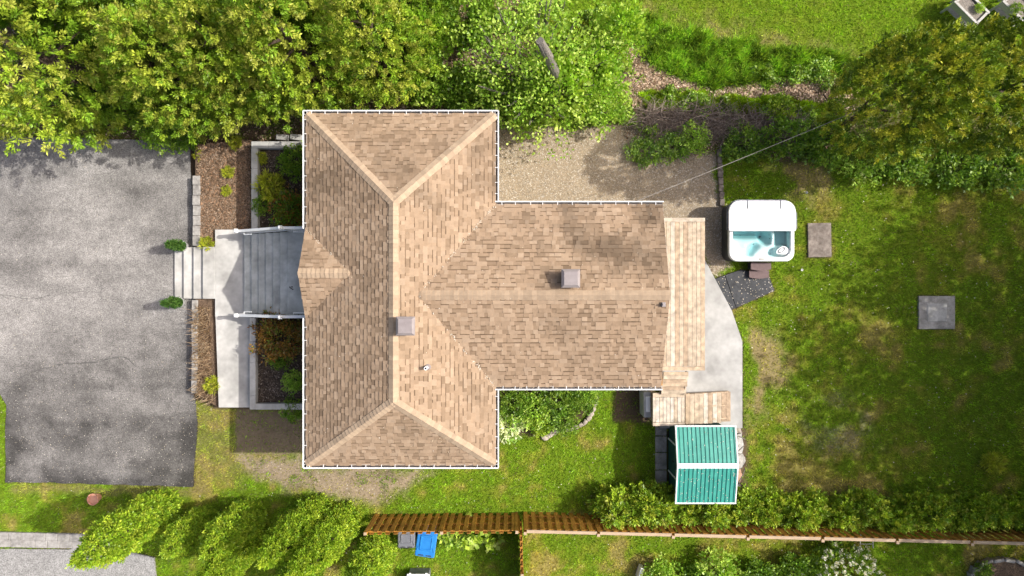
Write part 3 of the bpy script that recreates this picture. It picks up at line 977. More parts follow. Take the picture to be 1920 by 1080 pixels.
# ------------------------------------------------------------------ front steps, landing, stair, rails, walks
ZL = 0.56           # landing level
fs = empty('front_steps', P(365, 512), 'pale concrete steps and landing leading up from the driveway', 'steps')
r = ZL / 4
xs_ = [P(327, 0, r).x, P(344, 0, 2 * r).x, P(362.5, 0, 3 * r).x, P(380, 0, ZL).x, P(403, 0, ZL).x]
y0, y1 = P(0, 560, 0.3).y, P(0, 463.5, 0.3).y
for i in range(4):
    bm = bmesh.new()
    x1 = xs_[i + 1] + 0.02 if i < 3 else xs_[4]
    add_box(bm, ((xs_[i] + x1) / 2, (y0 + y1) / 2, (i + 1) * r / 2 - 0.02 + 0.001 * i), (x1 - xs_[i], y1 - y0, (i + 1) * r + 0.04), 0, 0.008)
    bm_obj('step', bm, M['concrete'], fs)
XLa = xs_[4]
yl0, yl1 = P(0, 594, ZL).y, P(0, 430.5, ZL).y
XST = P(457, 0, ZL).x
bm = bmesh.new()
add_box(bm, ((XLa + XST) / 2 + 0.02, (yl0 + yl1) / 2, ZL / 2 - 0.05), (XST - XLa + 0.04, yl1 - yl0, ZL + 0.1), 0, 0.008)
bm_obj('landing', bm, M['concrete'], fs)

# walk to the lower left
bm = bmesh.new()
prism(bm, [(P(404, 0, ZL).x, yl0 - 0.004), (P(410, 0, ZL).x, P(0, 764, ZL).y), (P(470, 0, ZL).x, P(0, 764, ZL).y), (P(470, 0, ZL).x, yl0 - 0.004)], -0.1, ZL - 0.006)
tag(bm_obj('walkway', bm, M['concrete']), 'pale concrete walkway beside the planting bed', None, None, 'structure')

stair = empty('porch_stair', (P(500, 512, 1).x, P(500, 512, 1).y, ZL), 'grey painted concrete stair with white railings up to the porch', 'stair')
NR = 7; rz = 0.17
xr = [P(457.5 + 13.5 * i, 0, ZL + rz * (i + 1)).x for i in range(NR)]
ya, yb = -0.86, 1.84
for i in range(NR):
    x1 = xr[i + 1] + 0.03 if i < NR - 1 else -5.63
    zt = ZL + rz * (i + 1)
    bm = bmesh.new()
    add_box(bm, ((xr[i] + x1) / 2, (ya + yb) / 2, zt / 2 + 0.001 * i), (x1 - xr[i], yb - ya, zt), 0, 0.01)
    bm_obj('step' if i < NR - 1 else 'porch_floor', bm, M['stairpaint'], stair)
ZPF = ZL + rz * NR
M['riser_shade'] = m_noise('step_shade', (0.16, 0.165, 0.16), (0.3, 0.31, 0.3), 8, 0.9, 0.2)
for i in range(NR):  # dark strip on each tread paints the corner shade at the riser foot
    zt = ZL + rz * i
    box_obj('shade_line', (xr[i] - 0.022, (ya + yb) / 2, zt + 0.002 + 0.001 * i), (0.034, yb - ya - 0.04, 0.006), M['riser_shade'], stair, 0, 0.0)
for yy in (-0.90, 1.88):
    rl = empty('railing', (-7.5, yy, ZL), None, None)
    rl.parent = stair; rl.location = Vector((-7.5, yy, ZL)) - wloc(stair)
    inn = 1 if yy < 0 else -1
    xA, xB, xC = P(444, 0, 1.5).x, P(527, 0, 2.7).x, -5.70
    zA, zB = ZL + 0.92, ZPF + 0.95
    for (x, z0, z1) in ((xA, ZL - 0.02, zA + 0.08), (xB, 0.2, zB + 0.08), (xC, 0.2, zB + 0.04)):
        bm = bmesh.new()
        add_box(bm, (x, yy, (z0 + z1) / 2), (0.095, 0.095, z1 - z0), 0, 0.006)
        add_box(bm, (x, yy, z1 + 0.012), (0.135, 0.135, 0.025), 0, 0.006)
        bmesh.ops.create_uvsphere(bm, u_segments=10, v_segments=6, radius=0.062, matrix=Matrix.Translation((x, yy, z1 + 0.06)))
        bm_obj('post', bm, M['white'], rl)
    for (pa, pb) in (((xA, zA), (xB, zB)), ((xB, zB), (xC, zB))):
        for (dz, ww, hh, nm) in ((0, 0.085, 0.05, 'hand_rail'), (-0.78, 0.05, 0.05, 'bottom_rail')):
            bm = bmesh.new()
            vs = []
            for (x, z) in (pa, pb):
                for (dy, ddz) in ((-ww / 2, 0), (ww / 2, 0), (ww / 2, -hh), (-ww / 2, -hh)):
                    vs.append(bm.verts.new((x, yy + dy, z + dz + ddz)))
            for j in range(4): bm.faces.new((vs[j], vs[(j + 1) % 4], vs[4 + (j + 1) % 4], vs[4 + j]))
            bm.faces.new(vs[:4]); bm.faces.new(vs[4:][::-1])
            bm_obj(nm, bm, M['white'], rl)
        n = int(abs(pb[0] - pa[0]) / 0.115)
        for i in range(1, n):
            t = i / n
            x = pa[0] + (pb[0] - pa[0]) * t; z = pa[1] + (pb[1] - pa[1]) * t
            box_obj('baluster', (x, yy, z - 0.42), (0.03, 0.03, 0.74), M['white'], rl, 0, 0)
    # grab rail inside
    bm = bmesh.new()
    yi = yy + inn * 0.12
    tube(bm, [(xA + 0.25, yy + inn * 0.03, zA - 0.06 + 0.1), (xA + 0.25, yi, zA + 0.04), (xA + 0.55, yi, zA + 0.2)], [0.018] * 3, 6)
    bm_obj('rail_bracket', bm, M['white'], rl)
    bm = bmesh.new()
    tube(bm, [(xB + 0.35, yy + inn * 0.03, zB - 0.12), (xB + 0.35, yi, zB - 0.1), (xB + 0.7, yi, zB - 0.1), (xB + 0.7, yy + inn * 0.03, zB - 0.12)], [0.018] * 4, 6)
    bm_obj('rail_bracket', bm, M['white'], rl)
# dry leaf on the porch floor
bm = bmesh.new()
q = P(546, 541, ZPF)
for (dx, dy) in ((0, 0), (0.05, -0.03), (-0.04, 0.04), (0.03, 0.05)):
    vs = [bm.verts.new((q.x + dx + a, q.y + dy + b, ZPF + c)) for (a, b, c) in ((-0.03, 0, 0.01), (0, -0.02, 0.02), (0.04, 0.0, 0.012), (0, 0.03, 0.03))]
    bm.faces.new(vs)
tag(bm_obj('withered_leaf', bm, M['dark']), 'dark withered leaf lying on the grey porch floor', 'leaf')

# ------------------------------------------------------------------ planting beds on the left
def bed(name, pts, z, mat, label):
    bm = bmesh.new()
    prism(bm, [(p.x, p.y) for p in (P(a, b, z) for a, b in pts)], -0.1, z)
    return tag(bm_obj(name, bm, mat), label, None, None, 'structure')


bed('mulch_bed', [(366, 272), (470, 262), (470, 431), (403.6, 431), (403.6, 463), (367, 463)], 0.36, M['mulch'], 'brown mulched bed beside the driveway wall above the steps')
bed('grass_bed', [(367, 560.5), (403.4, 560.5), (404, 592), (409, 764), (372, 742)], 0.36, M['mulch'], 'narrow bed of dry grasses beside the walkway')
bed('upper_planter_soil', [(480, 277), (640, 277), (640, 432), (480, 432)], 0.62, M['darksoil'], 'dark soil inside the upper planter')
bed('lower_planter_soil', [(478, 593), (640, 593), (640, 757), (478, 757)], 0.62, M['darksoil'], 'dark soil inside the lower planter')

# low white planter walls with coping blocks
ZW = 0.86
pw = empty('planter_wall', P(477, 350), 'low pale concrete wall around the planter above the stair', 'planter wall')
for i in range(4):
    ya_, yb_ = P(0, 278 + i * 38, ZW).y, P(0, 278 + (i + 1) * 38 - 0.3, ZW).y
    xa_, xb_ = P(471, 0, ZW).x, P(483, 0, ZW).x
    box_obj('coping_block', ((xa_ + xb_) / 2, (ya_ + yb_) / 2, ZW / 2), (xb_ - xa_, abs(ya_ - yb_) - 0.004, ZW), M['concrete'], pw, 0, 0.006)
ya_, yb_ = P(0, 265, ZW).y, P(0, 278, ZW).y
for i, (a, b) in enumerate(((471, 504), (504, 537), (537, 575), (575, 618))):
    xa_, xb_ = P(a, 0, ZW).x, P(b, 0, ZW).x
    box_obj('coping_block', ((xa_ + xb_) / 2, (ya_ + yb_) / 2, ZW / 2 + 0.001), (xb_ - xa_ - 0.004, abs(ya_ - yb_), ZW), M['concrete'], pw, 0, 0.006)
pw = empty('planter_wall', P(475, 680), 'low pale concrete wall around the planter below the stair', 'planter wall')
ys4 = [596, 640, 680, 742, 768]
for i in range(4):
    ya_, yb_ = P(0, ys4[i], ZW).y, P(0, ys4[i + 1], ZW).y
    xa_, xb_ = P(468, 0, ZW).x, P(479, 0, ZW).x
    box_obj('coping_block', ((xa_ + xb_) / 2, (ya_ + yb_) / 2, ZW / 2), (xb_ - xa_, abs(ya_ - yb_) - 0.006, ZW), M['concrete'], pw, 0, 0.006)
ya_, yb_ = P(0, 757, ZW).y, P(0, 768, ZW).y
for (a, b) in ((479, 512), (512, 545), (545, 600)):
    xa_, xb_ = P(a, 0, ZW).x, P(b, 0, ZW).x
    box_obj('coping_block', ((xa_ + xb_) / 2, (ya_ + yb_) / 2, ZW / 2 + 0.001), (xb_ - xa_ - 0.006, abs(ya_ - yb_), ZW), M['concrete'], pw, 0, 0.006)

# retaining walls along the driveway, block by block
def block_run(label, x_of, ylist, z, wid):
    rw = empty('retaining_wall', P(x_of(ylist[0]), (ylist[0] + ylist[-1]) / 2), label, 'retaining wall')
    for a, b in zip(ylist, ylist[1:]):
        A, B = P(x_of(a), a, z), P(x_of(b), b, z)
        c = (A + B) / 2
        box_obj('block', (c.x + random.uniform(-.012, .012), c.y, z / 2), (wid, abs(A.y - B.y) - 0.012, z + 0.02 + random.uniform(-.008, .008)), M['block'], rw, random.uniform(-.02, .02), 0.012)


block_run('low grey block wall edging the driveway above the steps', lambda y: 368 - 0.00 * y, [329, 347, 366, 385, 404, 423, 442, 461], 0.42, 0.26)
block_run('low grey block wall edging the driveway below the steps', lambda y: 365.5 - 0.012 * (y - 560), [562, 585, 608, 634, 660, 686, 712, 738], 0.42, 0.2)

# stepping slabs behind the upper planter
for lab, (a, b) in (('pale stepping slab nearest the planter corner, left of two', (517, 541)), ('pale stepping slab against the house corner, right of two', (543, 567))):
    xa_, xb_ = P(a, 0, 0.3).x, P(b, 0, 0.3).x
    o = box_obj('stepping_slab', ((xa_ + xb_) / 2, P(0, 257, 0.3).y, 0.24), (xb_ - xa_ - 0.02, 0.19, 0.12), M['concrete'], None, random.uniform(-.12, -.04), 0.01)
    tag(o, lab, 'slab')

# ------------------------------------------------------------------ rear patio, deck and stairs
bm = bmesh.new()
prism(bm, [(P(a, b, 0.12).x, P(a, b, 0.12).y) for a, b in ((1238, 470), (1318, 480), (1372, 582), (1392, 640), (1392, 803), (1238, 803))], -0.1, 0.12)
tag(bm_obj('patio', bm, M['patio']), 'pale concrete patio beside the deck', None, None, 'structure')

WOOD = [(0.58, 0.47, 0.35), (0.62, 0.52, 0.41), (0.51, 0.38, 0.265), (0.64, 0.56, 0.46), (0.56, 0.43, 0.30), (0.66, 0.59, 0.50)]
_wood = {}


def wood_mat(i):
    if i not in _wood:
        c = tuple(min(0.86, v * 1.22) for v in WOOD[i])
        _wood[i] = m_noise('deck_board_%d' % i, tuple(v * 0.80 for v in c), tuple(min(1, v * 1.06) for v in c), 3.2, 0.75, 0.15, 0.002, stretch=(1.5, 1.5, 1.5), scale2=6)
    return _wood[i]


def plank(name, c, s, parent, rot=0.0, pick=None):
    return box_obj(name, c, s, wood_mat(pick if pick is not None else random.randrange(6)), parent, rot, 0.005)


ZD, ZLD = 1.80, 1.22       # deck and lower landing levels
deck = empty('wooden_deck', (5.1, -0.3, 0), 'new pale timber deck with a flight of steps along the rear gable', 'deck')
xd0, xd1 = 3.98, P(1322, 0, ZD).x
yd0, yd1 = P(0, 695, ZD).y, P(0, 408, ZD).y
bw = 0.14
# picture frame border, then inner boards running along the wall
plank('board', ((xd0 + xd1) / 2, yd1 - bw / 2, ZD - 0.014), (xd1 - xd0, bw - 0.006, 0.028), deck, 0, 1)
plank('board', ((xd0 + xd1) / 2, yd0 + bw / 2, ZD - 0.014), (xd1 - xd0, bw - 0.006, 0.028), deck, 0, 4)
for i in range(2):
    plank('board', (xd1 - bw / 2 - i * bw, (yd0 + yd1) / 2, ZD - 0.014 + 0.001 * i), (bw - 0.007, yd1 - yd0 - 2 * bw - 0.008, 0.028), deck, 0, (4, 0)[i])
x = xd1 - 2 * bw
while x - bw > xd0 - 0.02:
    plank('board', (x - bw / 2, (yd0 + yd1) / 2, ZD - 0.015), (bw - 0.007, yd1 - yd0 - 2 * bw - 0.008, 0.028), deck, 0)
    x -= bw
# frame and posts
for (cx, cy, sx, sy) in ((xd1 - 0.03, (yd0 + yd1) / 2, 0.038, yd1 - yd0 - 0.02), ((xd0 + xd1) / 2, yd0 + 0.03, xd1 - xd0 - 0.1, 0.038), ((xd0 + xd1) / 2, yd1 - 0.03, xd1 - xd0 - 0.1, 0.038)):
    plank('rim_joist', (cx, cy, ZD - 0.125), (sx, sy, 0.19), deck, 0, 0)
for cx in (xd0 + 0.25, xd1 - 0.12):
    for cy in (yd0 + 0.12, (yd0 + yd1) / 2, yd1 - 0.12):
        plank('post', (cx, cy, (ZD - 0.24) / 2), (0.1, 0.1, ZD - 0.24), deck, 0, 2)

# upper flight: three treads down to the landing
ux0, ux1 = P(1243, 0, 1.6).x, P(1290, 0, 1.6).x
fl = [(697, 711, 1.66), (711, 725, 1.51), (725, 738, 1.37)]
for (a, b, z) in fl:
    ya_, yb_ = P(0, a, z).y, P(0, b, z).y
    for t in range(2):
        yy = ya_ + (yb_ - ya_) * (t + 0.5) / 2
        plank('tread', ((ux0 + ux1) / 2, yy, z - 0.014), (ux1 - ux0, abs(yb_ - ya_) / 2 - 0.004, 0.028), deck, 0, (4, 2, 0)[random.randrange(3)])
for xx in (ux0 + 0.03, ux1 - 0.03):
    bm = bmesh.new()
    yA, yB = P(0, 697, 1.6).y, P(0, 740, 1.3).y
    for dx in (-0.019, 0.019):
        pass
    v = [bm.verts.new((xx + dx, y, z)) for dx in (-0.019, 0.019) for (y, z) in ((yA, 1.62), (yB, 1.30), (yB, 1.08), (yA, 1.40))]
    bm.faces.new(v[:4]); bm.faces.new(v[4:][::-1])
    for j in range(4): bm.faces.new((v[j], v[(j + 1) % 4], v[4 + (j + 1) % 4], v[4 + j]))
    bm_obj('stringer', bm, wood_mat(0), deck)
# landing: boards inside a frame
lx0, lx1 = P(1224, 0, ZLD).x, P(1284, 0, ZLD).x
ly0, ly1 = P(0, 799, ZLD).y, P(0, 737, ZLD).y
plank('board', ((lx0 + lx1) / 2, ly0 + 0.06, ZLD - 0.014), (lx1 - lx0, 0.115, 0.028), deck, 0, 1)
plank('board', ((lx0 + lx1) / 2, ly1 - 0.07, ZLD - 0.014), (lx1 - lx0, 0.14, 0.028), deck, 0, 0)
plank('board', (lx0 + 0.05, (ly0 + ly1) / 2, ZLD - 0.013), (0.095, ly1 - ly0 - 0.275, 0.028), deck, 0, 3)
n = 8
wb = (lx1 - lx0 - 0.1) / n
for i in range(n):
    plank('board', (lx0 + 0.1 + wb * (i + 0.5), (ly0 + 0.12 + ly1 - 0.142) / 2, ZLD - 0.015), (wb - 0.009, ly1 - ly0 - 0.275, 0.028), deck, 0, random.choice((0, 1, 3, 5, 3)))
for (cx, cy, sx, sy) in (((lx0 + lx1) / 2, ly0 + 0.03, lx1 - lx0 - 0.02, 0.038), (lx0 + 0.03, (ly0 + ly1) / 2, 0.038, ly1 - ly0 - 0.1), ((lx0 + lx1) / 2, ly1 - 0.03, lx1 - lx0 - 0.02, 0.038)):
    plank('rim_joist', (cx, cy, ZLD - 0.125), (sx, sy, 0.19), deck, 0, 2)
for cx in (lx0 + 0.1, lx1 - 0.1):
    for cy in (ly0 + 0.12, ly1 - 0.12):
        plank('post', (cx, cy, (ZLD - 0.24) / 2), (0.1, 0.1, ZLD - 0.24), deck, 0, 2)
# lower flight running right, five treads of two boards
nt_ = 5
for i in range(nt_):
    z = ZLD - (i + 1) * (ZLD - 0.14) / (nt_ + 1)
    xa_ = P(1285 + 17.0 * i, 0, z).x; xb_ = P(1285 + 17.0 * (i + 1), 0, z).x
    ya_, yb_ = P(0, 796.5 - i * 1.4, z).y, P(0, 738.5 - i * 0.9, z).y
    for t in range(2):
        ww = (xb_ - xa_) / 2
        plank('tread', (xa_ + ww * (t + 0.5), (ya_ + yb_) / 2 + random.uniform(-.012, .012), z - 0.014), (ww - 0.005, yb_ - ya_, 0.028), deck, 0, random.choice((0, 1, 2, 4, 5, 0)))
for cy in (ly0 + 0.1, (ly0 + ly1) / 2, ly1 - 0.1):
    bm = bmesh.new()
    xa_, xb_ = lx1 - 0.02, P(1370, 0, 0.3).x - 0.05
    v = [bm.verts.new((x, cy + dy, z)) for dy in (-0.019, 0.019) for (x, z) in ((xa_, ZLD - 0.2), (xb_, 0.29), (xb_, 0.12), (xa_, ZLD - 0.45))]
    bm.faces.new(v[:4]); bm.faces.new(v[4:][::-1])
    for j in range(4): bm.faces.new((v[j], v[(j + 1) % 4], v[4 + (j + 1) % 4], v[4 + j]))
    bm_obj('stringer', bm, wood_mat(2), deck)

# slim cabinet with a white top beside the landing
bn = empty('slim_cabinet', P(1209, 760), 'slim grey cabinet with white top beside the timber landing', 'cabinet')
q = P(1214, 759, 0.8)
box_obj('cabinet_body', (q.x, q.y, 0.4), (0.25, 0.86, 0.8), M['potgrey'], bn, 0.02, 0.01)
box_obj('lid', (q.x + 0.01, q.y + 0.02, 0.815), (0.14, 0.52, 0.03), M['white'], bn, 0.02, 0.008)

# ------------------------------------------------------------------ hot tub
tx0, tx1 = P(1367, 0, 0.93).x, P(1490, 0, 0.93).x
ty0, ty1 = P(0, 490, 0.93).y, P(0, 376, 0.93).y
tub = empty('hot_tub', ((tx0 + tx1) / 2, (ty0 + ty1) / 2, 0), 'white hot tub with aqua water and its cover folded half open', 'hot tub')
bm = bmesh.new()
prism(bm, rrect(tx0 + 0.04, tx1 - 0.04, ty0 + 0.04, ty1 - 0.04, 0.27), -0.02, 0.80)
# hollow it from the top so the basin sits inside
for f in [f for f in bm.faces if f.normal.z > 0.9 or (len(f.verts) > 6 and all(v.co.z > 0.5 for v in f.verts))]:
    bm.faces.remove(f)
bm_obj('cabinet', bm, M['tubside'], tub)
outer = rrect(tx0, tx1, ty0, ty1, 0.30)
inn_ = rrect(tx0 + 0.13, tx1 - 0.14, ty0 + 0.15, ty1 - 0.15, (0.62, 0.26, 0.26, 0.26))
bm = bmesh.new()
prof = [(outer, 0.0, 0.79), (outer, 0.0, 0.90), (outer, -0.025, 0.935), (inn_, 0.02, 0.935), (inn_, 0.0, 0.915), (inn_, -0.02, 0.66)]
rings = []
cx_, cy_ = (tx0 + tx1) / 2, (ty0 + ty1) / 2
for (o_, off, z) in prof:
    ring = []
    for (x, y) in o_:
        dx, dy = x - cx_, y - cy_
        L = math.hypot(dx, dy)
        ring.append(bm.verts.new((x + dx / L * off, y + dy / L * off, z)))
    rings.append(ring)
nr = len(outer)
for a, b in zip(rings, rings[1:]):
    for j in range(nr): bm.faces.new((a[j], a[(j + 1) % nr], b[(j + 1) % nr], b[j]))
bm_obj('rim', bm, M['acrylic'], tub, smooth=False)


def tubz(px, py):
    """basin floor height at tub pixel (1920 grid); seats shallow, wells deep"""
    def soft(d, w=2.2): return 1 / (1 + math.exp(-d / w))
    z = 0.735
    # lounge seat hollow, left
    d = 1 - math.hypot((px - 1405) / 26, (py - 450) / 17); z -= 0.10 * soft(d * 20)
    # back band of deep water under the cover
    z -= 0.40 * soft(444 - py) * soft(1438 - px)
    d = 1 - math.hypot((px - 1436) / 9, (py - 446) / 12); z -= 0.30 * soft(d * 12)
    # crescent foot well
    d = 6 - abs(math.hypot(px - 1428, py - 486) - 26); z -= 0.22 * soft(d, 1.6) * soft(1420 - px, 3) * soft(480 - py)
    # right well
    z -= 0.36 * soft(px - 1455) * soft(466 - py)
    d = 1 - math.hypot((px - 1456) / 14, (py - 473) / 9); z -= 0.2 * soft(d * 12)
    # filter lid seat rises
    d = 1 - math.hypot((px - 1466) / 15, (py - 470) / 10); z = z + (0.86 - z) * soft(d * 14, 1.5)
    return max(0.22, z)


bm = bmesh.new()
NX, NY = 72, 60
gv = {}
bx0, bx1, by0, by1 = tx0 + 0.10, tx1 - 0.11, ty0 + 0.12, ty1 - 0.12
for j in range(NY + 1):
    for i in range(NX + 1):
        x = bx0 + (bx1 - bx0) * i / NX; y = by0 + (by1 - by0) * j / NY
        px = 960 + x * FPX / (24 - 0.7); py = 540 - y * FPX / (24 - 0.7)
        gv[i, j] = bm.verts.new((x, y, tubz(px, py)))
for j in range(NY):
    for i in range(NX):
        bm.faces.new((gv[i, j], gv[i + 1, j], gv[i + 1, j + 1], gv[i, j + 1]))
bm_obj('basin', bm, M['acrylic'], tub, smooth=True)
bm = bmesh.new()
prism(bm, rrect(tx0 + 0.12, tx1 - 0.13, ty0 + 0.14, ty1 - 0.14, (0.62, 0.26, 0.26, 0.26)), 0.10, 0.84)
bm_obj('water', bm, M['water'], tub)
for (a, b, rr) in ((1382, 470, .035), (1377, 462, .03), (1384, 472, .03), (1374, 454, .016), (1373, 450, .014), (1435, 442, .045), (1417, 457, .025), (1447, 457, .026), (1457, 457, .026),
                  (1446, 447, .013), (1450, 447, .013), (1455, 448, .02), (1460, 448, .02), (1445, 440, .012), (1450, 440, .012), (1455, 440, .012), (1460, 440, .012), (1396, 439, .014)):
    q = P(a, b, 0.75)
    zz = tubz(a, b)
    bm = bmesh.new(); add_cyl(bm, (q.x, q.y, zz - 0.02), (q.x, q.y, zz + 0.02), rr, rr * 0.8, seg=10)
    bm_obj('jet', bm, M['vinylgrey'], tub)
q = P(1465, 469, 0.9)
bm = bmesh.new()
prism(bm, [(q.x + 0.19 * math.cos(t) * math.cos(.6) - 0.10 * math.sin(t) * math.sin(.6), q.y + 0.19 * math.cos(t) * math.sin(.6) + 0.10 * math.sin(t) * math.cos(.6)) for t in np.linspace(0, 2 * math.pi, 20, endpoint=False)], 0.84, 0.90)
lid_ = bm_obj('filter_lid', bm, M['acrylic'], tub)
bm = bmesh.new()
for rr_, z_ in ((1.0, 0.903),):
    pts = [[(q.x + k * (0.15 * math.cos(t) * math.cos(.6) - 0.075 * math.sin(t) * math.sin(.6)), q.y + k * (0.15 * math.cos(t) * math.sin(.6) + 0.075 * math.sin(t) * math.cos(.6))) for t in np.linspace(0, 2 * math.pi, 20, endpoint=False)] for k in (1.0, 0.6)]
    va = [bm.verts.new((*p, 0.904)) for p in pts[0]]; vb = [bm.verts.new((*p, 0.904)) for p in pts[1]]
    for j in range(20): bm.faces.new((va[j], va[(j + 1) % 20], vb[(j + 1) % 20], vb[j]))
bm_obj('grille', bm, M['bingrey'], lid_)
q = P(1428, 486, 0.94)
bm = bmesh.new(); prism(bm, rrect(q.x - 0.1, q.x + 0.1, q.y - 0.035, q.y + 0.035, 0.03, 4), 0.93, 0.95)
bm_obj('control_panel', bm, M['potgrey'], tub)
# folded cover: two padded halves and the vinyl skirt
cxa, cxb = P(1367, 0, 1.15).x, P(1489, 0, 1.15).x
cya, cyb = P(0, 433, 1.15).y, P(0, 374.5, 1.15).y
bm = bmesh.new()
prism(bm, rrect(cxa - 0.03, cxb + 0.10, cya + 0.05, cyb + 0.02, (0.02, 0.03, 0.45, 0.42)), 0.945, 1.04)
bm_obj('cover_lower_half', bm, M['vinylgrey'], tub)
bm = bmesh.new()
o2 = rrect(cxa, cxb + 0.06, cya, cyb - 0.03, (0.03, 0.03, 0.36, 0.36))
vs = prism(bm, o2, 1.05, 1.15)
bmesh.ops.bevel(bm, geom=[e for e in bm.edges if abs(e.verts[0].co.z - e.verts[1].co.z) < 1e-4], offset=0.02, segments=2, affect='EDGES')
up_ = bm_obj('cover_upper_half', bm, M['vinyl'], tub)
bm = bmesh.new()
prism(bm, rrect(cxb + 0.062, cxb + 0.13, cya + 0.06, cyb - 0.42, 0.02, 3), 0.95, 1.07)
bm_obj('cover_skirt', bm, M['vinylgrey'], tub)
for a in (1402, 1464):
    q = P(a, 383, 1.16)
    box_obj('strap', (q.x, q.y, 1.157), (0.035, 0.30, 0.012), M['vinylgrey'], up_, 0, 0.002)

# step in front of the tub
ts = empty('tub_step', P(1425, 507), 'mauve plastic two-tread step in front of the hot tub', 'steps')
for (a, b, y0_, y1_, z) in ((1408, 1446, 506, 492, 0.42), (1405, 1442, 521, 507, 0.22)):
    A, B = P(a, y0_, z), P(b, y1_, z)
    pts = []
    for i in range(9):
        t = i / 8
        pts.append((A.x + (B.x - A.x) * t, A.y - 0.05 * math.sin(math.pi * t) + 0.02))
    pts += [(B.x, B.y), (A.x, B.y)]
    bm = bmesh.new(); prism(bm, pts, z - 0.05, z)
    bm_obj('tread', bm, M['steprubber'], ts)
    bm = bmesh.new(); prism(bm, [(x + (0.03 if x < (A.x + B.x) / 2 else -0.03), y + 0.02 if y < (A.y + B.y) / 2 else y - 0.01) for x, y in pts], 0, z - 0.049)
    bm_obj('riser', bm, M['tubside'], ts)

# dark rubber tiles
for lab, pts in (('dark rubber tile next to the hot tub step, larger of two', [(1360, 516), (1389, 506), (1441, 515), (1452, 545), (1381, 577)]), ('narrow dark rubber tile next to the patio edge', [(1341, 523), (1359, 516.5), (1380, 577.5), (1369, 581)])):
    bm = bmesh.new()
    prism(bm, [(P(a, b, 0.07).x, P(a, b, 0.07).y) for a, b in pts], -0.05, 0.07)
    tag(bm_obj('rubber_tile', bm, M['rubber']), lab, 'tile')

# flat slabs in the lawn
def slab(label, x0, x1, y0, y1, z, mat, rot=0, inner=False):
    A, B = P(x0, y1, z), P(x1, y0, z)
    t = empty('lawn_slab', ((A.x + B.x) / 2, (A.y + B.y) / 2, 0), label, 'slab')
    box_obj('slab_frame', ((A.x + B.x) / 2, (A.y + B.y) / 2, z / 2 - 0.04), (B.x - A.x, B.y - A.y, z + 0.08), mat, t, rot, 0.012)
    if inner:
        box_obj('slab_lid', ((A.x + B.x) / 2, (A.y + B.y) / 2, z - 0.012), ((B.x - A.x) * 0.56, (B.y - A.y) * 0.56, 0.05), M['oldconc2'], t, rot, 0.02)
    return t


M['oldconc2'] = m_noise('pale_worn_concrete', (0.48, 0.46, 0.43), (0.66, 0.64, 0.61), 9, 0.9, 0.4, 0.006, scale2=3)
M['brownconc'] = m_noise('brown_concrete', (0.21, 0.17, 0.145), (0.38, 0.33, 0.29), 9, 0.9, 0.5, 0.006, scale2=3)
slab('brownish concrete slab set in the grass right of the hot tub', 1515, 1559, 418, 482, 0.04, M['brownconc'], 0.02)
slab('square concrete slab with raised centre in the right lawn', 1723, 1791, 555, 617, 0.05, M['oldconc'], 0.0, True)

# ------------------------------------------------------------------ garden shed
SE, SR = 1.62, 1.88
sx0, sx1 = P(1266, 0, SE).x, P(1379, 0, SE).x
sy0, sy1 = P(0, 942, SE).y, P(0, 800, SE).y
sry = P(0, 873, SR).y
shed = empty('garden_shed', ((sx0 + sx1) / 2, (sy0 + sy1) / 2, 0), 'small shed with ribbed teal metal roof and white trim', 'shed')
bm = bmesh.new()
wx0, wx1, wy0, wy1 = sx0 + 0.17, sx1 - 0.15, sy0 + 0.14, sy1 - 0.14
A = [bm.verts.new(p) for p in ((wx0, wy0, 0), (wx0, wy1, 0), (wx0, wy1, SE - 0.05), (wx0, sry, SR - 0.06), (wx0, wy0, SE - 0.05))]
B = [bm.verts.new((wx1, v.co.y, v.co.z)) for v in A]
bm.faces.new(A); bm.faces.new(B[::-1])
for j in range(5): bm.faces.new((A[j], A[(j + 1) % 5], B[(j + 1) % 5], B[j]))
bm_obj('wall', bm, M['shedgreen'], shed)


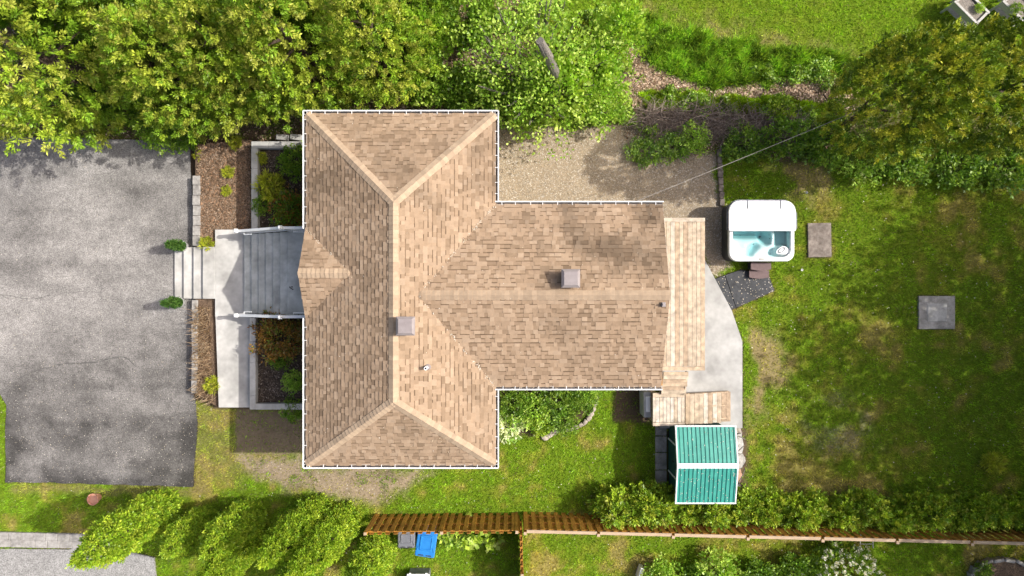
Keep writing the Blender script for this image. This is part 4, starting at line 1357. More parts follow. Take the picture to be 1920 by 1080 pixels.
def shed_panel(ya_, za, yb_, zb):
    """ribbed sheet from the eave (ya) to the ridge (yb)"""
    bm = bmesh.new()
    n = 14
    wid = (sx1 - sx0 - 0.06)
    d = Vector((0, yb_ - ya_, zb - za)).normalized()
    nn = Vector((1, 0, 0)).cross(d); nn = nn if nn.z > 0 else -nn
    xs2 = []
    for i in range(n):
        a = sx0 + 0.03 + wid * i / n; p = wid / n
        xs2 += [(a, 0), (a + p * 0.62, 0), (a + p * 0.70, 0.028), (a + p * 0.92, 0.028)]
    xs2.append((sx1 - 0.03, 0))
    top, bot = [], []
    for (x, h) in xs2:
        e = Vector((x, ya_, za)) + nn * h; r_ = Vector((x, yb_, zb)) + nn * h
        top.append((bm.verts.new(e), bm.verts.new(r_)))
        bot.append((bm.verts.new(e - nn * 0.01), bm.verts.new(r_ - nn * 0.01)))
    for i in range(len(xs2) - 1):
        bm.faces.new((top[i][0], top[i + 1][0], top[i + 1][1], top[i][1]))
        bm.faces.new((bot[i][0], bot[i][1], bot[i + 1][1], bot[i + 1][0]))
        bm.faces.new((top[i][0], bot[i][0], bot[i + 1][0], top[i + 1][0]))
    o = bm_obj('roof_panel', bm, M['teal'], shed)
    for x in (sx0 + 0.012, sx1 - 0.012):
        bm = bmesh.new()
        vs = []
        for (y, z) in ((ya_, za), (yb_, zb)):
            for (dx, dz) in ((-0.018, 0.045), (0.018, 0.045), (0.018, -0.06), (-0.018, -0.06)):
                vs.append(bm.verts.new((x + dx, y, z + dz)))
        for j in range(4): bm.faces.new((vs[j], vs[(j + 1) % 4], vs[4 + (j + 1) % 4], vs[4 + j]))
        bm.faces.new(vs[:4]); bm.faces.new(vs[4:][::-1])
        bm_obj('rake_trim', bm, M['white'], shed)
    s = -1 if ya_ < yb_ else 1
    box_obj('eave_trim', ((sx0 + sx1) / 2, ya_ + s * 0.02, za - 0.012), (sx1 - sx0 + 0.03, 0.045, 0.09), M['white'], shed, 0, 0.004)


shed_panel(sy1, SE, sry, SR)
shed_panel(sy0, SE, sry, SR)
bm = bmesh.new()
for sgn, (ya_) in ((1, sy1), (-1, sy0)):
    k = (SR - SE) / abs(ya_ - sry)
    vs = [bm.verts.new(p) for p in ((sx0 - 0.01, sry, SR + 0.06), (sx1 + 0.01, sry, SR + 0.06), (sx1 + 0.01, sry + sgn * 0.08, SR + 0.06 - 0.08 * k), (sx0 - 0.01, sry + sgn * 0.08, SR + 0.06 - 0.08 * k))]
    bm.faces.new(vs)
    vs2 = [bm.verts.new(v.co - Vector((0, 0, 0.03))) for v in vs]
    bm.faces.new(vs2[::-1])
    bm.faces.new((vs[2], vs[3], vs2[3], vs2[2])); bm.faces.new((vs[0], vs[3], vs2[3], vs2[0])); bm.faces.new((vs[1], vs[2], vs2[2], vs2[1]))
bm_obj('ridge_cap', bm, M['white'], shed)
dr = box_obj('door', (wx0 - 0.012, (wy0 + wy1) / 2 - 0.05, 0.78), (0.03, 1.1, 1.5), M['shedgreen'], shed)
for (dy, dz, sy_, sz_) in ((-0.56, 0, 0.05, 1.5), (0.56, 0, 0.05, 1.5), (0, 0.75, 1.17, 0.05)):
    box_obj('door_trim', (wx0 - 0.03, (wy0 + wy1) / 2 - 0.05 + dy, 0.78 + dz), (0.03, sy_, sz_), M['white'], dr, 0, 0.003)
box_obj('door_handle', (wx0 - 0.05, (wy0 + wy1) / 2 - 0.1, 0.8), (0.04, 0.03, 0.14), M['dark'], dr)

# paver slabs along the shed front
for i, (a, b) in enumerate(((800, 817), (818, 848), (849, 881), (882, 917))):
    lab = ('paver slab by the shed nearest the timber landing', 'second paver slab from the timber landing by the shed', 'third paver slab from the timber landing by the shed', 'paver slab by the shed nearest the hedge')[i]
    A, B = P(1229, b, 0.04), P(1250, a, 0.04)
    tag(box_obj('paver', ((A.x + B.x) / 2, (A.y + B.y) / 2, 0.0), (B.x - A.x, B.y - A.y - 0.012, 0.09), M['oldconc'], None, random.uniform(-.02, .02), 0.01), lab, 'paver')

# flagstones, timber offcuts heaped beside the shed
fl_defs = [('pale flagstone at the top of the heap beside the shed', [(1381, 803), (1392, 802), (1394, 815), (1382, 817)], 0.25, 'stone'),
           ('large white flagstone heaped against the shed side', [(1380, 817), (1393, 815), (1398, 835), (1396, 852), (1381, 852)], 0.34, 'concrete'),
           ('grey jagged flagstone in the middle of the shed heap', [(1381, 853), (1397, 852), (1403, 866), (1396, 880), (1381, 882)], 0.28, 'block'),
           ('peach coloured flagstone low in the shed heap', [(1380, 883), (1390, 880), (1396, 893), (1391, 908), (1381, 910)], 0.2, 'peach'),
           ('small grey stone at the bottom of the shed heap', [(1382, 912), (1392, 909), (1394, 922), (1384, 926)], 0.18, 'block')]
M['peach'] = m_noise('peach_stone', (0.52, 0.3, 0.2), (0.66, 0.45, 0.34), 9, 0.9, 0.4, 0.006)
for lab, pts, z, mt in fl_defs:
    bm = bmesh.new()
    pp_ = []
    for i in range(len(pts)):
        A, B = P(*pts[i], z), P(*pts[(i + 1) % len(pts)], z)
        for t in (0, 0.33, 0.66):
            q = A.lerp(B, t); pp_.append((q.x + random.uniform(-.025, .025), q.y + random.uniform(-.025, .025)))
    vs = prism(bm, pp_, -0.02, z)
    for v in vs:
        if v.co.z > 0.1: v.co.z += random.uniform(-.03, .03) - 0.25 * (v.co.x - 7.3)
    tag(bm_obj('flagstone', bm, M[mt]), lab, 'flagstone')
for i, (a, b, c, d, lab) in enumerate(((1383, 818, 1397, 824, 'thin weathered stick across the white flagstone'), (1384, 846, 1396, 834, 'dark charred stick on the white flagstone'), (1384, 906, 1397, 880, 'long thin stick across the peach flagstone'))):
    A, B = P(a, b, 0.40 - i * 0.05), P(c, d, 0.34 - i * 0.05)
    bm = bmesh.new(); tube(bm, [A, (A + B) / 2 + Vector((0.02, 0.02, 0.02)), B], [0.02, 0.018, 0.012], 6)
    tag(bm_obj('stick', bm, M['bark']), lab, 'stick')

# ------------------------------------------------------------------ fences
def fence(label, A, B, h, spacing, cap, posts, inside, back=True):
    """shadow-box fence from A to B (ground points); inside = unit vector of the visible face"""
    A, B = Vector((A[0], A[1], 0)), Vector((B[0], B[1], 0))
    d = (B - A).normalized(); L = (B - A).length
    ang = math.atan2(d.y, d.x)
    ins = Vector(inside)
    f = empty('board_fence', (A + B) / 2, label, 'fence')
    n = int(L / spacing)
    for i in range(n + 1):
        c = A + d * (i * spacing + 0.07) + ins * 0.035
        if i * spacing + 0.14 > L: break
        hh = h + (random.uniform(-.015, .015) if not cap else -0.03)
        box_obj('board', (c.x, c.y, hh / 2 + 0.02), (0.14, 0.018, round(hh - 0.04, 2)), M['fencewood'], f, ang, 0.003)
        if back:
            c = A + d * (i * spacing + 0.07 + spacing / 2) - ins * 0.035
            if (i + 0.5) * spacing + 0.14 < L:
                box_obj('board', (c.x, c.y, hh / 2 + 0.02), (0.14, 0.018, round(hh - 0.04, 2)), M['fencewood'], f, ang, 0.003)
    for t in posts:
        c = A + d * t - ins * (0.075 if cap else 0.0)
        o = box_obj('post', (c.x, c.y, (h + 0.05) / 2), (0.1, 0.1, h + 0.05), M['fencewood'], f, ang, 0.004)
        box_obj('post_top', (c.x, c.y, h + 0.054), (0.096, 0.096, 0.012), M['fencetop'], o, ang, 0.002)
    ps = sorted(set([0.0] + list(posts) + [L]))
    for a, b in zip(ps, ps[1:]):
        if b - a < 0.3: continue
        c = A + d * ((a + b) / 2)
        for z in (0.35, h * 0.55, h - 0.18):
            box_obj('rail', (c.x, c.y, z), (round(b - a - 0.1, 2), 0.045, 0.08), M['fencewood'], f, ang, 0.003)
        if cap:
            box_obj('cap_rail', (c.x - ins.x * 0.02, c.y - ins.y * 0.02, h + 0.005), (round(b - a - 0.1, 2), 0.10, 0.035), M['fencetop'], f, ang, 0.004)
    return f


FH = 1.8
a, b = P(684, 1000, FH), P(976, 997, FH)
La = (b - a).length
fence('amber stained board fence left of the corner post', a, b, FH, 0.265, False, (0.02, 2.5, La - 0.12), (0, 1, 0))
a, b = P(983, 995, FH), P(2010, 1020, FH)
dx_ = (P(1122, 0, FH).x - a.x)
fence('long amber board fence with pale cap rail behind the hedge', a, b, FH, 0.265, True, [0.03] + [dx_ + (P(140, 0, FH).x - P(0, 0, FH).x) * k for k in range(7)], (0, 1, 0))
a, b = P(977, 1003, FH), P(981, 1160, FH)
fence('board fence running down between the two neighbouring yards', a, b, FH, 0.2, False, (1.3,), (-1, 0, 0))

# ------------------------------------------------------------------ wheelie bins
def bin_(label, q, sx, sy, h, rot, mat):
    b = empty('wheelie_bin', (q.x, q.y, 0), label, 'bin')
    b.rotation_euler = (0, 0, rot)
    bm = bmesh.new()
    add_box(bm, (0, 0, h / 2 - 0.02), (sx * 0.94, sy * 0.92, h - 0.06), 0, 0.02, 0.82)
    me = bpy.data.meshes.new('bin_body'); bm.to_mesh(me); bm.free(); me.materials.append(mat)
    o = bpy.data.objects.new('bin_body', me); o.parent = b; C.objects.link(o)

    def raw(name, bm, mt, par=b):
        bmesh.ops.recalc_face_normals(bm, faces=bm.faces)
        me = bpy.data.meshes.new(name); bm.to_mesh(me); bm.free(); me.materials.append(mt)
        o = bpy.data.objects.new(name, me); o.parent = par; C.objects.link(o); return o
    bm = bmesh.new()
    o1 = rrect(-sx / 2, sx / 2, -sy / 2, sy / 2, 0.06, 4)
    rings = []
    for (k, z) in ((1, h - 0.06), (1, h - 0.015), (0.93, h), (0.66, h + 0.004), (0.62, h + 0.03), (0.52, h + 0.034), (0.48, h + 0.016)):
        rings.append([bm.verts.new((x * k, y * (k if k > 0.9 else k * 0.92) + (0 if k > .9 else 0.03), z)) for x, y in o1])
    for A_, B_ in zip(rings, rings[1:]):
        for j in range(len(o1)): bm.faces.new((A_[j], A_[(j + 1) % len(o1)], B_[(j + 1) % len(o1)], B_[j]))
    bm.faces.new(rings[-1])
    lid = raw('lid', bm, mat)
    for s in (-1, 1):
        bm = bmesh.new(); add_box(bm, (s * sx * 0.2, -sy * 0.44, h + 0.002), (sx * 0.28, 0.035, 0.01), 0, 0.003)
        raw('grip_slot', bm, M['dark'], lid)
        bm = bmesh.new(); add_box(bm, (s * sx * 0.40, -sy * 0.2, h + 0.012), (0.03, 0.16, 0.02), s * 0.4, 0.005)
        raw('lid_rib', bm, mat, lid)
        bm = bmesh.new(); add_cyl(bm, (s * sx * 0.36, sy * 0.42, 0.11), (s * (sx * 0.36 + 0.05), sy * 0.42, 0.11), 0.11, seg=14)
        raw('wheel', bm, M['dark'])
    bm = bmesh.new(); add_cyl(bm, (-sx * 0.4, sy * 0.52, h - 0.05), (sx * 0.4, sy * 0.52, h - 0.05), 0.016, seg=8)
    raw('handle', bm, mat)


bin_('grey lidded wheelie bin against the amber fence', P(762, 1012, 1.05), 0.58, 0.56, 1.05, 0.0, M['bingrey'])
bin_('bright blue wheelie bin against the amber fence', P(799, 1020, 1.1), 0.66, 0.88, 1.10, -0.14, M['binblue'])

# white-topped storage box entering at the bottom edge
wb_ = empty('storage_box', P(782, 1092), 'white lidded box cut by the bottom edge of the picture', 'box')
q = P(784, 1085, 0.6)
box_obj('box_body', (q.x, q.y - 0.1, 0.29), (0.72, 0.46, 0.58), M['bingrey'], wb_, 0, 0.02)
box_obj('lid', (q.x, q.y - 0.1, 0.6), (0.78, 0.52, 0.04), M['white'], wb_, 0, 0.015)
for s in (-1, 1):
    box_obj('clasp', (q.x + s * 0.28, q.y + 0.17, 0.6), (0.07, 0.05, 0.05), M['white'], wb_, 0, 0.008)

# terracotta pot tipped on the grass
tp = empty('terracotta_pot', P(181, 936), 'terracotta pot standing on the grass below the driveway', 'pot')
q = P(180, 934, 0.15)
bm = bmesh.new()
ax = Vector((-0.1, 0.0, 1)).normalized()      # mouth direction
def ring(bm, c, r, k=16):
    qq = ax.to_track_quat('Z', 'Y')
    return [bm.verts.new(c + (qq @ Vector((math.cos(2 * math.pi * i / k), math.sin(2 * math.pi * i / k), 0))) * r) for i in range(k)]
c0 = Vector((q.x, q.y, 0.02))
rs = [ring(bm, c0 + ax * t, r_) for (t, r_) in ((-0.02, 0.12), (0.22, 0.17), (0.22, 0.20), (0.30, 0.205), (0.30, 0.175), (0.24, 0.165), (0.24, 0.02))]
for a, b in zip(rs, rs[1:]):
    for j in range(16): bm.faces.new((a[j], a[(j + 1) % 16], b[(j + 1) % 16], b[j]))
bm.faces.new(rs[0][::-1]); bm.faces.new(rs[-1])
bm_obj('pot_body', bm, M['terracotta'], tp)
bm = bmesh.new(); rr_ = ring(bm, c0 + ax * 0.26, 0.16); bm.faces.new(rr_)
bm_obj('compost', bm, M['terracotta'], tp)

# raised planter tables at the top right
def planter(label, q, rot, L, W, plants):
    t = empty('raised_planter', (q.x, q.y, 0), label, 'planter')
    t.rotation_euler = (0, 0, rot)
    H = 0.88

    def raw(name, c, s, mt, par=t):
        bm = bmesh.new(); add_box(bm, c, s, 0, 0.006)
        bmesh.ops.recalc_face_normals(bm, faces=bm.faces)
        me = bpy.data.meshes.new(name); bm.to_mesh(me); bm.free(); me.materials.append(mt)
        o = bpy.data.objects.new(name, me); o.parent = par; C.objects.link(o)
    for sx in (-1, 1):
        for sy in (-1, 1):
            raw('leg', (sx * (L / 2 - 0.05), sy * (W / 2 - 0.05), H / 2 - 0.02), (0.07, 0.07, H - 0.04), M['greywood'])
    for s in (-1, 1):
        raw('side_board', (0, s * (W / 2 - 0.015), H - 0.17), (L, 0.025, 0.26), M['greywood'])
        raw('end_board', (s * (L / 2 - 0.015), 0, H - 0.171), (0.025, W - 0.06, 0.258), M['greywood'])
        raw('top_rail', (0, s * (W / 2 - 0.03), H - 0.015), (L + 0.06, 0.085, 0.03), M['greywood'])
        raw('top_rail', (s * (L / 2 - 0.03), 0, H - 0.014), (0.085, W - 0.15, 0.03), M['greywood'])
    raw('lower_shelf', (0, 0, 0.28), (L - 0.14, W - 0.14, 0.03), M['greywood'])
    raw('soil', (0, 0, H - 0.17), (L - 0.06, W - 0.06, 0.2), M['mulchgrey'])
    return t


M['mulchgrey'] = m_noise('dry_grey_soil', (0.15, 0.13, 0.11), (0.42, 0.38, 0.34), 26, 0.95, 0.9, 0.03)
pl1 = planter('grey raised planter table at the top edge, left of two', P(1823, 13, 0.88), math.radians(-45), 1.06, 0.60, True)
pl2 = planter('grey raised planter table in the top right corner', P(1915, 11, 0.88), math.radians(-45), 1.06, 0.66, True)

# block edging between neighbouring drive and grass
ed = empty('block_edging', P(70, 1012), 'double row of grey paving blocks edging the lower left drive', 'edging')
for r_ in range(2):
    x = -30
    while x < 178:
        wpx = 23
        q = P(x + wpx / 2 + 4 * r_, 1005 + 14 * r_ + 0.02 * x, 0.06)
        box_obj('paving_block', (q.x, q.y, 0.03 + random.uniform(-.006, .006)), (wpx * 24 / FPX - 0.012, 0.26, 0.10), M['block'], ed, random.uniform(-.02, .02) - 0.02, 0.012)
        x += wpx

# brick edging beside the gravel, right end
be = empty('brick_edging', P(1351, 335), 'row of grey bricks along the right side of the gravel', 'edging')
for i in range(8):
    q = P(1349 + 0.75 * i, 286 + 13.3 * i, 0.08)
    box_obj('brick', (q.x, q.y, 0.03), (0.17 + random.uniform(-.015, .015), 0.235, 0.12), M['brownconc'], be, random.uniform(-.08, .08), 0.012)

# curved stone edging round the flower bed
se_ = empty('stone_edging', P(1090, 780), 'curved row of pale stones edging the green flower bed', 'edging')
pts = [(1118, 748), (1116, 758), (1113, 768), (1109, 777), (1104, 785), (1097, 792), (1089, 797), (1080, 801), (1071, 804), (1062, 806), (1053, 806), (1044, 808), (1037, 812), (1030, 817), (1022, 821)]
for i, (a, b) in enumerate(pts):
    q = P(a, b, 0.1)
    nxt = P(*pts[min(i + 1, len(pts) - 1)], 0.1) - P(*pts[max(i - 1, 0)], 0.1)
    ang = math.atan2(nxt.y, nxt.x)
    bm = bmesh.new()
    bmesh.ops.create_icosphere(bm, subdivisions=2, radius=0.5)
    sd = random.random() * 9
    big = 1.25 if i > 10 else 1.0
    for v in bm.verts:
        k = 1 + 0.16 * math.sin(v.co.x * 7 + sd) * math.cos(v.co.y * 6 + sd * 2)
        v.co = Vector((math.copysign(abs(v.co.x * 2) ** 0.6 / 2, v.co.x) * 0.21 * big, math.copysign(abs(v.co.y * 2) ** 0.6 / 2, v.co.y) * 0.16 * big, v.co.z * 0.2)) * k
    bmesh.ops.transform(bm, matrix=Matrix.Translation((q.x, q.y, 0.05)) @ Matrix.Rotation(ang + random.uniform(-.2, .2), 4, 'Z'), verts=bm.verts)
    bm_obj('edging_stone', bm, M['stone'], se_)

# stone ring of the neighbour's round bed, bottom right
rb = empty('stone_ring_bed', P(1880, 1085), 'curved grey stone edged bed in the bottom right corner', 'flower bed')
for i in range(11):
    t = math.radians(200 - i * 20)
    q = P(1880 + 60 * math.cos(t), 1083 - 34 * math.sin(t), 0.1)
    box_obj('edging_stone', (q.x, q.y, 0.09), (0.36, 0.12, 0.26), M['block'], rb, -math.radians(200 - i * 20) * -1 + math.pi / 2, 0.02)
bm = bmesh.new()
prism(bm, [(P(1880 + 56 * math.cos(t), 1083 - 31 * math.sin(t), 0.15).x, P(1880 + 56 * math.cos(t), 1083 - 31 * math.sin(t), 0.15).y) for t in np.linspace(0, 2 * math.pi, 24, endpoint=False)], -0.05, 0.13)
bm_obj('soil', bm, M['mulch'], rb)

# small solar lights near the tub
for lab, (a, b) in (('small white garden light above the hot tub', (1513, 361)), ('small white garden light below the hot tub', (1504, 506))):
    q = P(a, b, 0.3)
    t = empty('garden_light', (q.x, q.y, 0), lab, 'light')
    bm = bmesh.new(); add_cyl(bm, (q.x, q.y, -0.02), (q.x, q.y, 0.26), 0.012, seg=8); bm_obj('stake', bm, M['dark'], t)
    bm = bmesh.new(); add_cyl(bm, (q.x, q.y, 0.24), (q.x, q.y, 0.30), 0.03, 0.04, seg=12); bm_obj('lamp_head', bm, M['white'], t)
    bm = bmesh.new(); add_cyl(bm, (q.x, q.y, 0.299), (q.x, q.y, 0.304), 0.022, seg=12); bm_obj('solar_cell', bm, M['dark'], t)

# ladder-like frame behind the fence and a plank by the shrubs (bottom)
lf = empty('small_ladder', P(1635, 1000), 'small grey step ladder leaning behind the board fence', 'ladder')
for s in (0, 1):
    a, b = P(1614 + s * 22, 1003, 0.5), P(1612 + s * 25, 1027, 0.05)
    bm = bmesh.new(); tube(bm, [a, b], [0.02, 0.02], 6); bm_obj('ladder_rail', bm, M['greywood'], lf)
for k in range(3):
    a = P(1614, 1006 + 7 * k, 0.4 - 0.12 * k); b = P(1636, 1006 + 7 * k, 0.4 - 0.12 * k)
    bm = bmesh.new(); tube(bm, [a, b], [0.016, 0.016], 6); bm_obj('rung', bm, M['greywood'], lf)
bm = bmesh.new()
a, b = P(1204, 1066, 0.35), P(1198, 1084, 0.3)
add_box(bm, ((a.x + b.x) / 2, (a.y + b.y) / 2, 0.2), (0.13, 0.42, 0.4), -0.3, 0.01)
tag(bm_obj('white_post', bm, M['white']), 'short white post standing left of the green shrubs', 'post')

# ------------------------------------------------------------------ foliage tools
LEAF_GAIN = 1.6


def unit(v):
    return v / np.maximum(np.linalg.norm(v, axis=1, keepdims=True), 1e-9)


def leaves(Pc, D, L, W, col, rng, droop=0.0, roll=1.0):
    """one four-sided leaf per row: base Pc, direction D, length L, width W"""
    n = len(Pc)
    D = unit(D)
    R = unit(np.cross(D, rng.normal(size=(n, 3)) * roll + np.array([0, 0, 1.0]) * (1 - roll) + 1e-6))
    N = np.cross(R, D)
    L = np.broadcast_to(L, (n,))[:, None]; W = np.broadcast_to(W, (n,))[:, None]
    V = np.empty((n, 4, 3))
    V[:, 0] = Pc
    V[:, 1] = Pc + D * L * 0.5 + R * W * 0.5 + N * W * 0.12
    V[:, 2] = Pc + D * L - np.array([0, 0, 1.0]) * L * droop
    V[:, 3] = Pc + D * L * 0.5 - R * W * 0.5 + N * W * 0.12
    F = np.arange(n * 4).reshape(n, 4)
    Cc = np.repeat(col, 4, axis=0)
    return V.reshape(-1, 3), F, Cc


def lump3(p, sc, seed, k=7):
    r = np.random.default_rng(seed)
    out = np.zeros(len(p))
    for _ in range(k):
        w_ = r.normal(size=3) / sc
        out += np.sin(p @ w_ * 3.1 + r.uniform(0, 6.28))
    return out / k * 1.6


def pick_cols(pal, n, rng, jit=0.15):
    pal = np.asarray(pal)
    c = pal[rng.integers(0, len(pal), n)]
    return c * (1 + rng.normal(size=(n, 1)) * jit).clip(0.6, 1.5)


def crown_mesh(name, H, z0, prof, nclump, per, L, W, pal, seed, lump=0.22, lsc=0.6, up=0.35, spread=0.8, rad=0.09, depth=0.45, mat='frond', plume=0.0, tilt=(0, 0), roll=1.0, droop=0.0, jit=0.13, cjit=0.16, flowers=None):
    rng = np.random.default_rng(seed)
    # sample heights by surface area
    tt = np.linspace(0, 1, 400); rr = np.array([prof(t) for t in tt])
    cdf = np.cumsum(rr + 0.04 * rr.max()); cdf /= cdf[-1]
    t = np.interp(rng.random(nclump), cdf, tt)
    ang = rng.random(nclump) * 2 * np.pi
    r = np.interp(t, tt, rr)
    dr = (np.interp(np.clip(t + .02, 0, 1), tt, rr) - np.interp(np.clip(t - .02, 0, 1), tt, rr)) / (0.04 * H)
    out = unit(np.stack([np.cos(ang), np.sin(ang), np.clip(-dr, -2.5, 2.5)], 1))
    z = z0 + t * H
    p = np.stack([np.cos(ang) * r, np.sin(ang) * r, z], 1)
    lm = lump3(p, lsc, seed + 1)
    dep = rng.random(nclump) ** 1.7 * depth
    lm = lm + lump3(p, lsc * 0.28, seed + 2) * 0.75
    k = (1 + lump * lm) * (1 - dep)
    p[:, 0] *= k; p[:, 1] *= k
    p[:, 2] += lump * lm * r * 0.35
    p[:, 0] += tilt[0] * (p[:, 2] - z0); p[:, 1] += tilt[1] * (p[:, 2] - z0)
    cc = pick_cols(pal, nclump, rng, cjit) * LEAF_GAIN
    # leaves of every clump
    n = nclump * per
    ci = np.repeat(np.arange(nclump), per)
    rn = rng.normal(size=(n, 3))
    D = unit(out[ci] * (1 - up) + np.array([0, 0, up]) + rn * spread * 0.6)
    if plume:
        ax_ = unit(out * (1 - up) + np.array([0, 0, up]) + rng.normal(size=(nclump, 3)) * 0.38)[ci]
        s_ = rng.random(n)[:, None] * plume * np.repeat(rng.uniform(0.7, 1.3, nclump), per)[:, None]
        rd = unit(np.cross(ax_, rn))
        D = unit(ax_ * 0.75 + rd * spread * 0.6 + rng.normal(size=(n, 3)) * 0.15)
        Pc = p[ci] + ax_ * s_ + rd * rad * rng.random((n, 1)) * (1.15 - s_ / plume * 0.75)
    else:
        Pc = p[ci] + rng.normal(size=(n, 3)) * rad * 0.5 + unit(rn) * rad
    Pc[:, 2] = np.maximum(Pc[:, 2], 0.02)
    Ls = L * rng.uniform(0.6, 1.25, n); Ws = W * rng.uniform(0.7, 1.25, n)
    col = cc[ci] * (1 + rng.normal(size=(n, 1)) * jit).clip(0.55, 1.5)
    V, F, Cc = leaves(Pc, D, Ls, Ws, col, rng, droop, roll)
    if flowers:
        nf, fc, fl = flowers
        sel = rng.integers(0, nclump, nf)
        top = p[sel, 2] > z0 + H * 0.35
        sel = sel[top]
        ci2 = np.repeat(sel, 9)
        D2 = unit(np.array([0, 0, 0.7]) + rng.normal(size=(len(ci2), 3)) * 0.8)
        P2 = p[ci2] + out[ci2] * 0.10 + np.array([0, 0, 0.05]) + rng.normal(size=(len(ci2), 3)) * 0.022
        V2, F2, C2 = leaves(P2, D2, fl * rng.uniform(.7, 1.2, len(ci2)), fl * 0.8, np.tile(fc, (len(ci2), 1)) * rng.uniform(.9, 1.05, (len(ci2), 1)), rng)
        F = np.concatenate([F, F2 + len(V)]); V = np.concatenate([V, V2]); Cc = np.concatenate([Cc, C2])
    return np_mesh(name, V, F, Cc, M[mat])


def trunk_mesh(name, H, r0, seed, limbs=5, tilt=(0, 0), mat='brownbark', z_l=0.25, reach=0.35):
    rng = random.Random(seed)
    bm = bmesh.new()
    pts = [(tilt[0] * H * t + rng.uniform(-.03, .03) * (t > 0), tilt[1] * H * t + rng.uniform(-.03, .03) * (t > 0), H * t - 0.1 * (t == 0)) for t in (0, .2, .4, .6, .8, 1)]
    tube(bm, pts, [r0, r0 * .85, r0 * .68, r0 * .5, r0 * .33, r0 * .12], 8)
    for i in range(limbs):
        t = z_l + (0.9 - z_l) * (i + rng.random()) / limbs
        k = int(t * 5); a = Vector(pts[k]).lerp(Vector(pts[min(k + 1, 5)]), t * 5 - k)
        an = rng.uniform(0, 6.28); ln = H * reach * (1.1 - t)
        d = Vector((math.cos(an), math.sin(an), rng.uniform(.3, .9)))
        tube(bm, [a, a + d * ln * .5 + Vector((0, 0, ln * .06)), a + d * ln], [r0 * .35, r0 * .22, r0 * .06], 6)
    bmesh.ops.recalc_face_normals(bm, faces=bm.faces)
    me = bpy.data.meshes.new(name); bm.to_mesh(me); bm.free()
    me.materials.append(M[mat])
    return me


def plant(name, label, cat, loc, crown, trunk=None, group=None, scale=1.0, rotz=0.0, cname='crown', tname='trunk', zs=None, extra=()):
    t = empty(name, loc, label, cat, group)
    t.rotation_euler = (0, 0, rotz)
    t.scale = (scale, scale, zs if zs else scale)
    for nm, me in [(cname, crown)] + ([(tname, trunk)] if trunk else []) + list(extra):
        o = bpy.data.objects.new(nm, me); o.parent = t; C.objects.link(o)
    return t


def p_cone(R, bulge=0.25, tip=0.04):
    return lambda t: R * (min(1, 0.62 + t / bulge * 0.38) if t < bulge else max(tip, ((1 - t) / (1 - bulge)) ** 0.72))


def p_dome(R):
    return lambda t: R * max(0.03, math.sqrt(max(0, 1 - (max(0, t - 0.35) / 0.65) ** 2)) * (0.75 + 0.25 * min(1, t / 0.35)))


def p_col(R):
    return lambda t: R * max(0.05, (0.8 + 0.2 * min(1, t / .2)) * (1 - max(0, (t - .45) / .55) ** 2.6))


def p_ball(R):
    return lambda t: R * max(0.05, math.sqrt(max(0, 1 - (2 * t - 1) ** 2)))


YG = [(0.19, 0.265, 0.02), (0.15, 0.235, 0.017), (0.235, 0.28, 0.03), (0.115, 0.20, 0.014), (0.265, 0.29, 0.045)]
YG2 = [(0.125, 0.21, 0.014), (0.095, 0.18, 0.011), (0.155, 0.235, 0.018), (0.075, 0.15, 0.009)]
OLIVE = [(0.19, 0.225, 0.018), (0.13, 0.18, 0.013), (0.27, 0.275, 0.028), (0.085, 0.135, 0.01), (0.065, 0.11, 0.009)]
GREEN = [(0.10, 0.19, 0.018), (0.14, 0.235, 0.022), (0.075, 0.15, 0.014), (0.18, 0.27, 0.03)]
LIGHT = [(0.20, 0.33, 0.035), (0.26, 0.37, 0.055), (0.15, 0.27, 0.025), (0.31, 0.40, 0.08)]
CYP = [(0.20, 0.29, 0.018), (0.15, 0.245, 0.014), (0.25, 0.315, 0.025), (0.115, 0.20, 0.012)]

# ------------------------------------------------------------------ tall conifers, top left and right
thuja = [crown_mesh('crown', 6.6, 0.3, p_cone(2.0, 0.40), 1150, 46, 0.115, 0.042, pal, 300 + i, lump=0.26, lsc=lsc, up=0.32, spread=1.1, rad=0.085, depth=0.33, cjit=0.2, plume=0.30)
         for i, (pal, lsc) in enumerate(((YG, 0.8), (YG2, 0.7), (YG, 0.6)))]
olive = crown_mesh('crown', 5.6, 2.7, p_dome(1.85), 1150, 44, 0.115, 0.042, OLIVE, 340, lump=0.18, lsc=0.75, up=0.32, spread=1.1, rad=0.085, depth=0.36, cjit=0.2, plume=0.28)
tk = trunk_mesh('trunk', 5.8, 0.2, 5)
G_ = 'tall conifers along the upper boundary'
tall = [(78, 112, 1.18, 1.10, 0, 0.4, 'broad yellow-green conifer in the upper left corner over the driveway'),
        (338, 128, 0.88, 1.0, 2, 1.9, 'yellow-green conifer beside the driveway end, second from the left corner'),
        (446, 105, 0.88, 1.02, 0, 3.6, 'yellow-green conifer just left of the house corner'),
        (560, 92, 0.92, 1.1, 2, 5.1, 'tall yellow-green conifer behind the upper left house corner'),
        (700, 76, 0.80, 0.95, 0, 2.6, 'golden conifer behind the upper edge of the main roof')]
for (a, b, sc, zs, v, rz_, lab) in tall:
    q = P(a, b, 3.2)
    plant('conifer_tree', lab, 'tree', (q.x, q.y, 0), thuja[v], tk, G_, sc, rz_, zs=zs)
back = [(205, -30, 0.95, 1.0, 1, 0.2), (330, -45, 0.9, 1.05, 1, 1.4), (455, -40, 0.95, 1.0, 1, 2.2), (585, -50, 0.95, 1.0, 1, 4.0), (40, -60, 1.0, 1.0, 1, 5.0), (745, -55, 0.85, .9, 1, 0.9)]
BACKL = ('second from the left', 'third from the left', 'fourth from the left', 'fifth from the left', 'leftmost', 'rightmost')
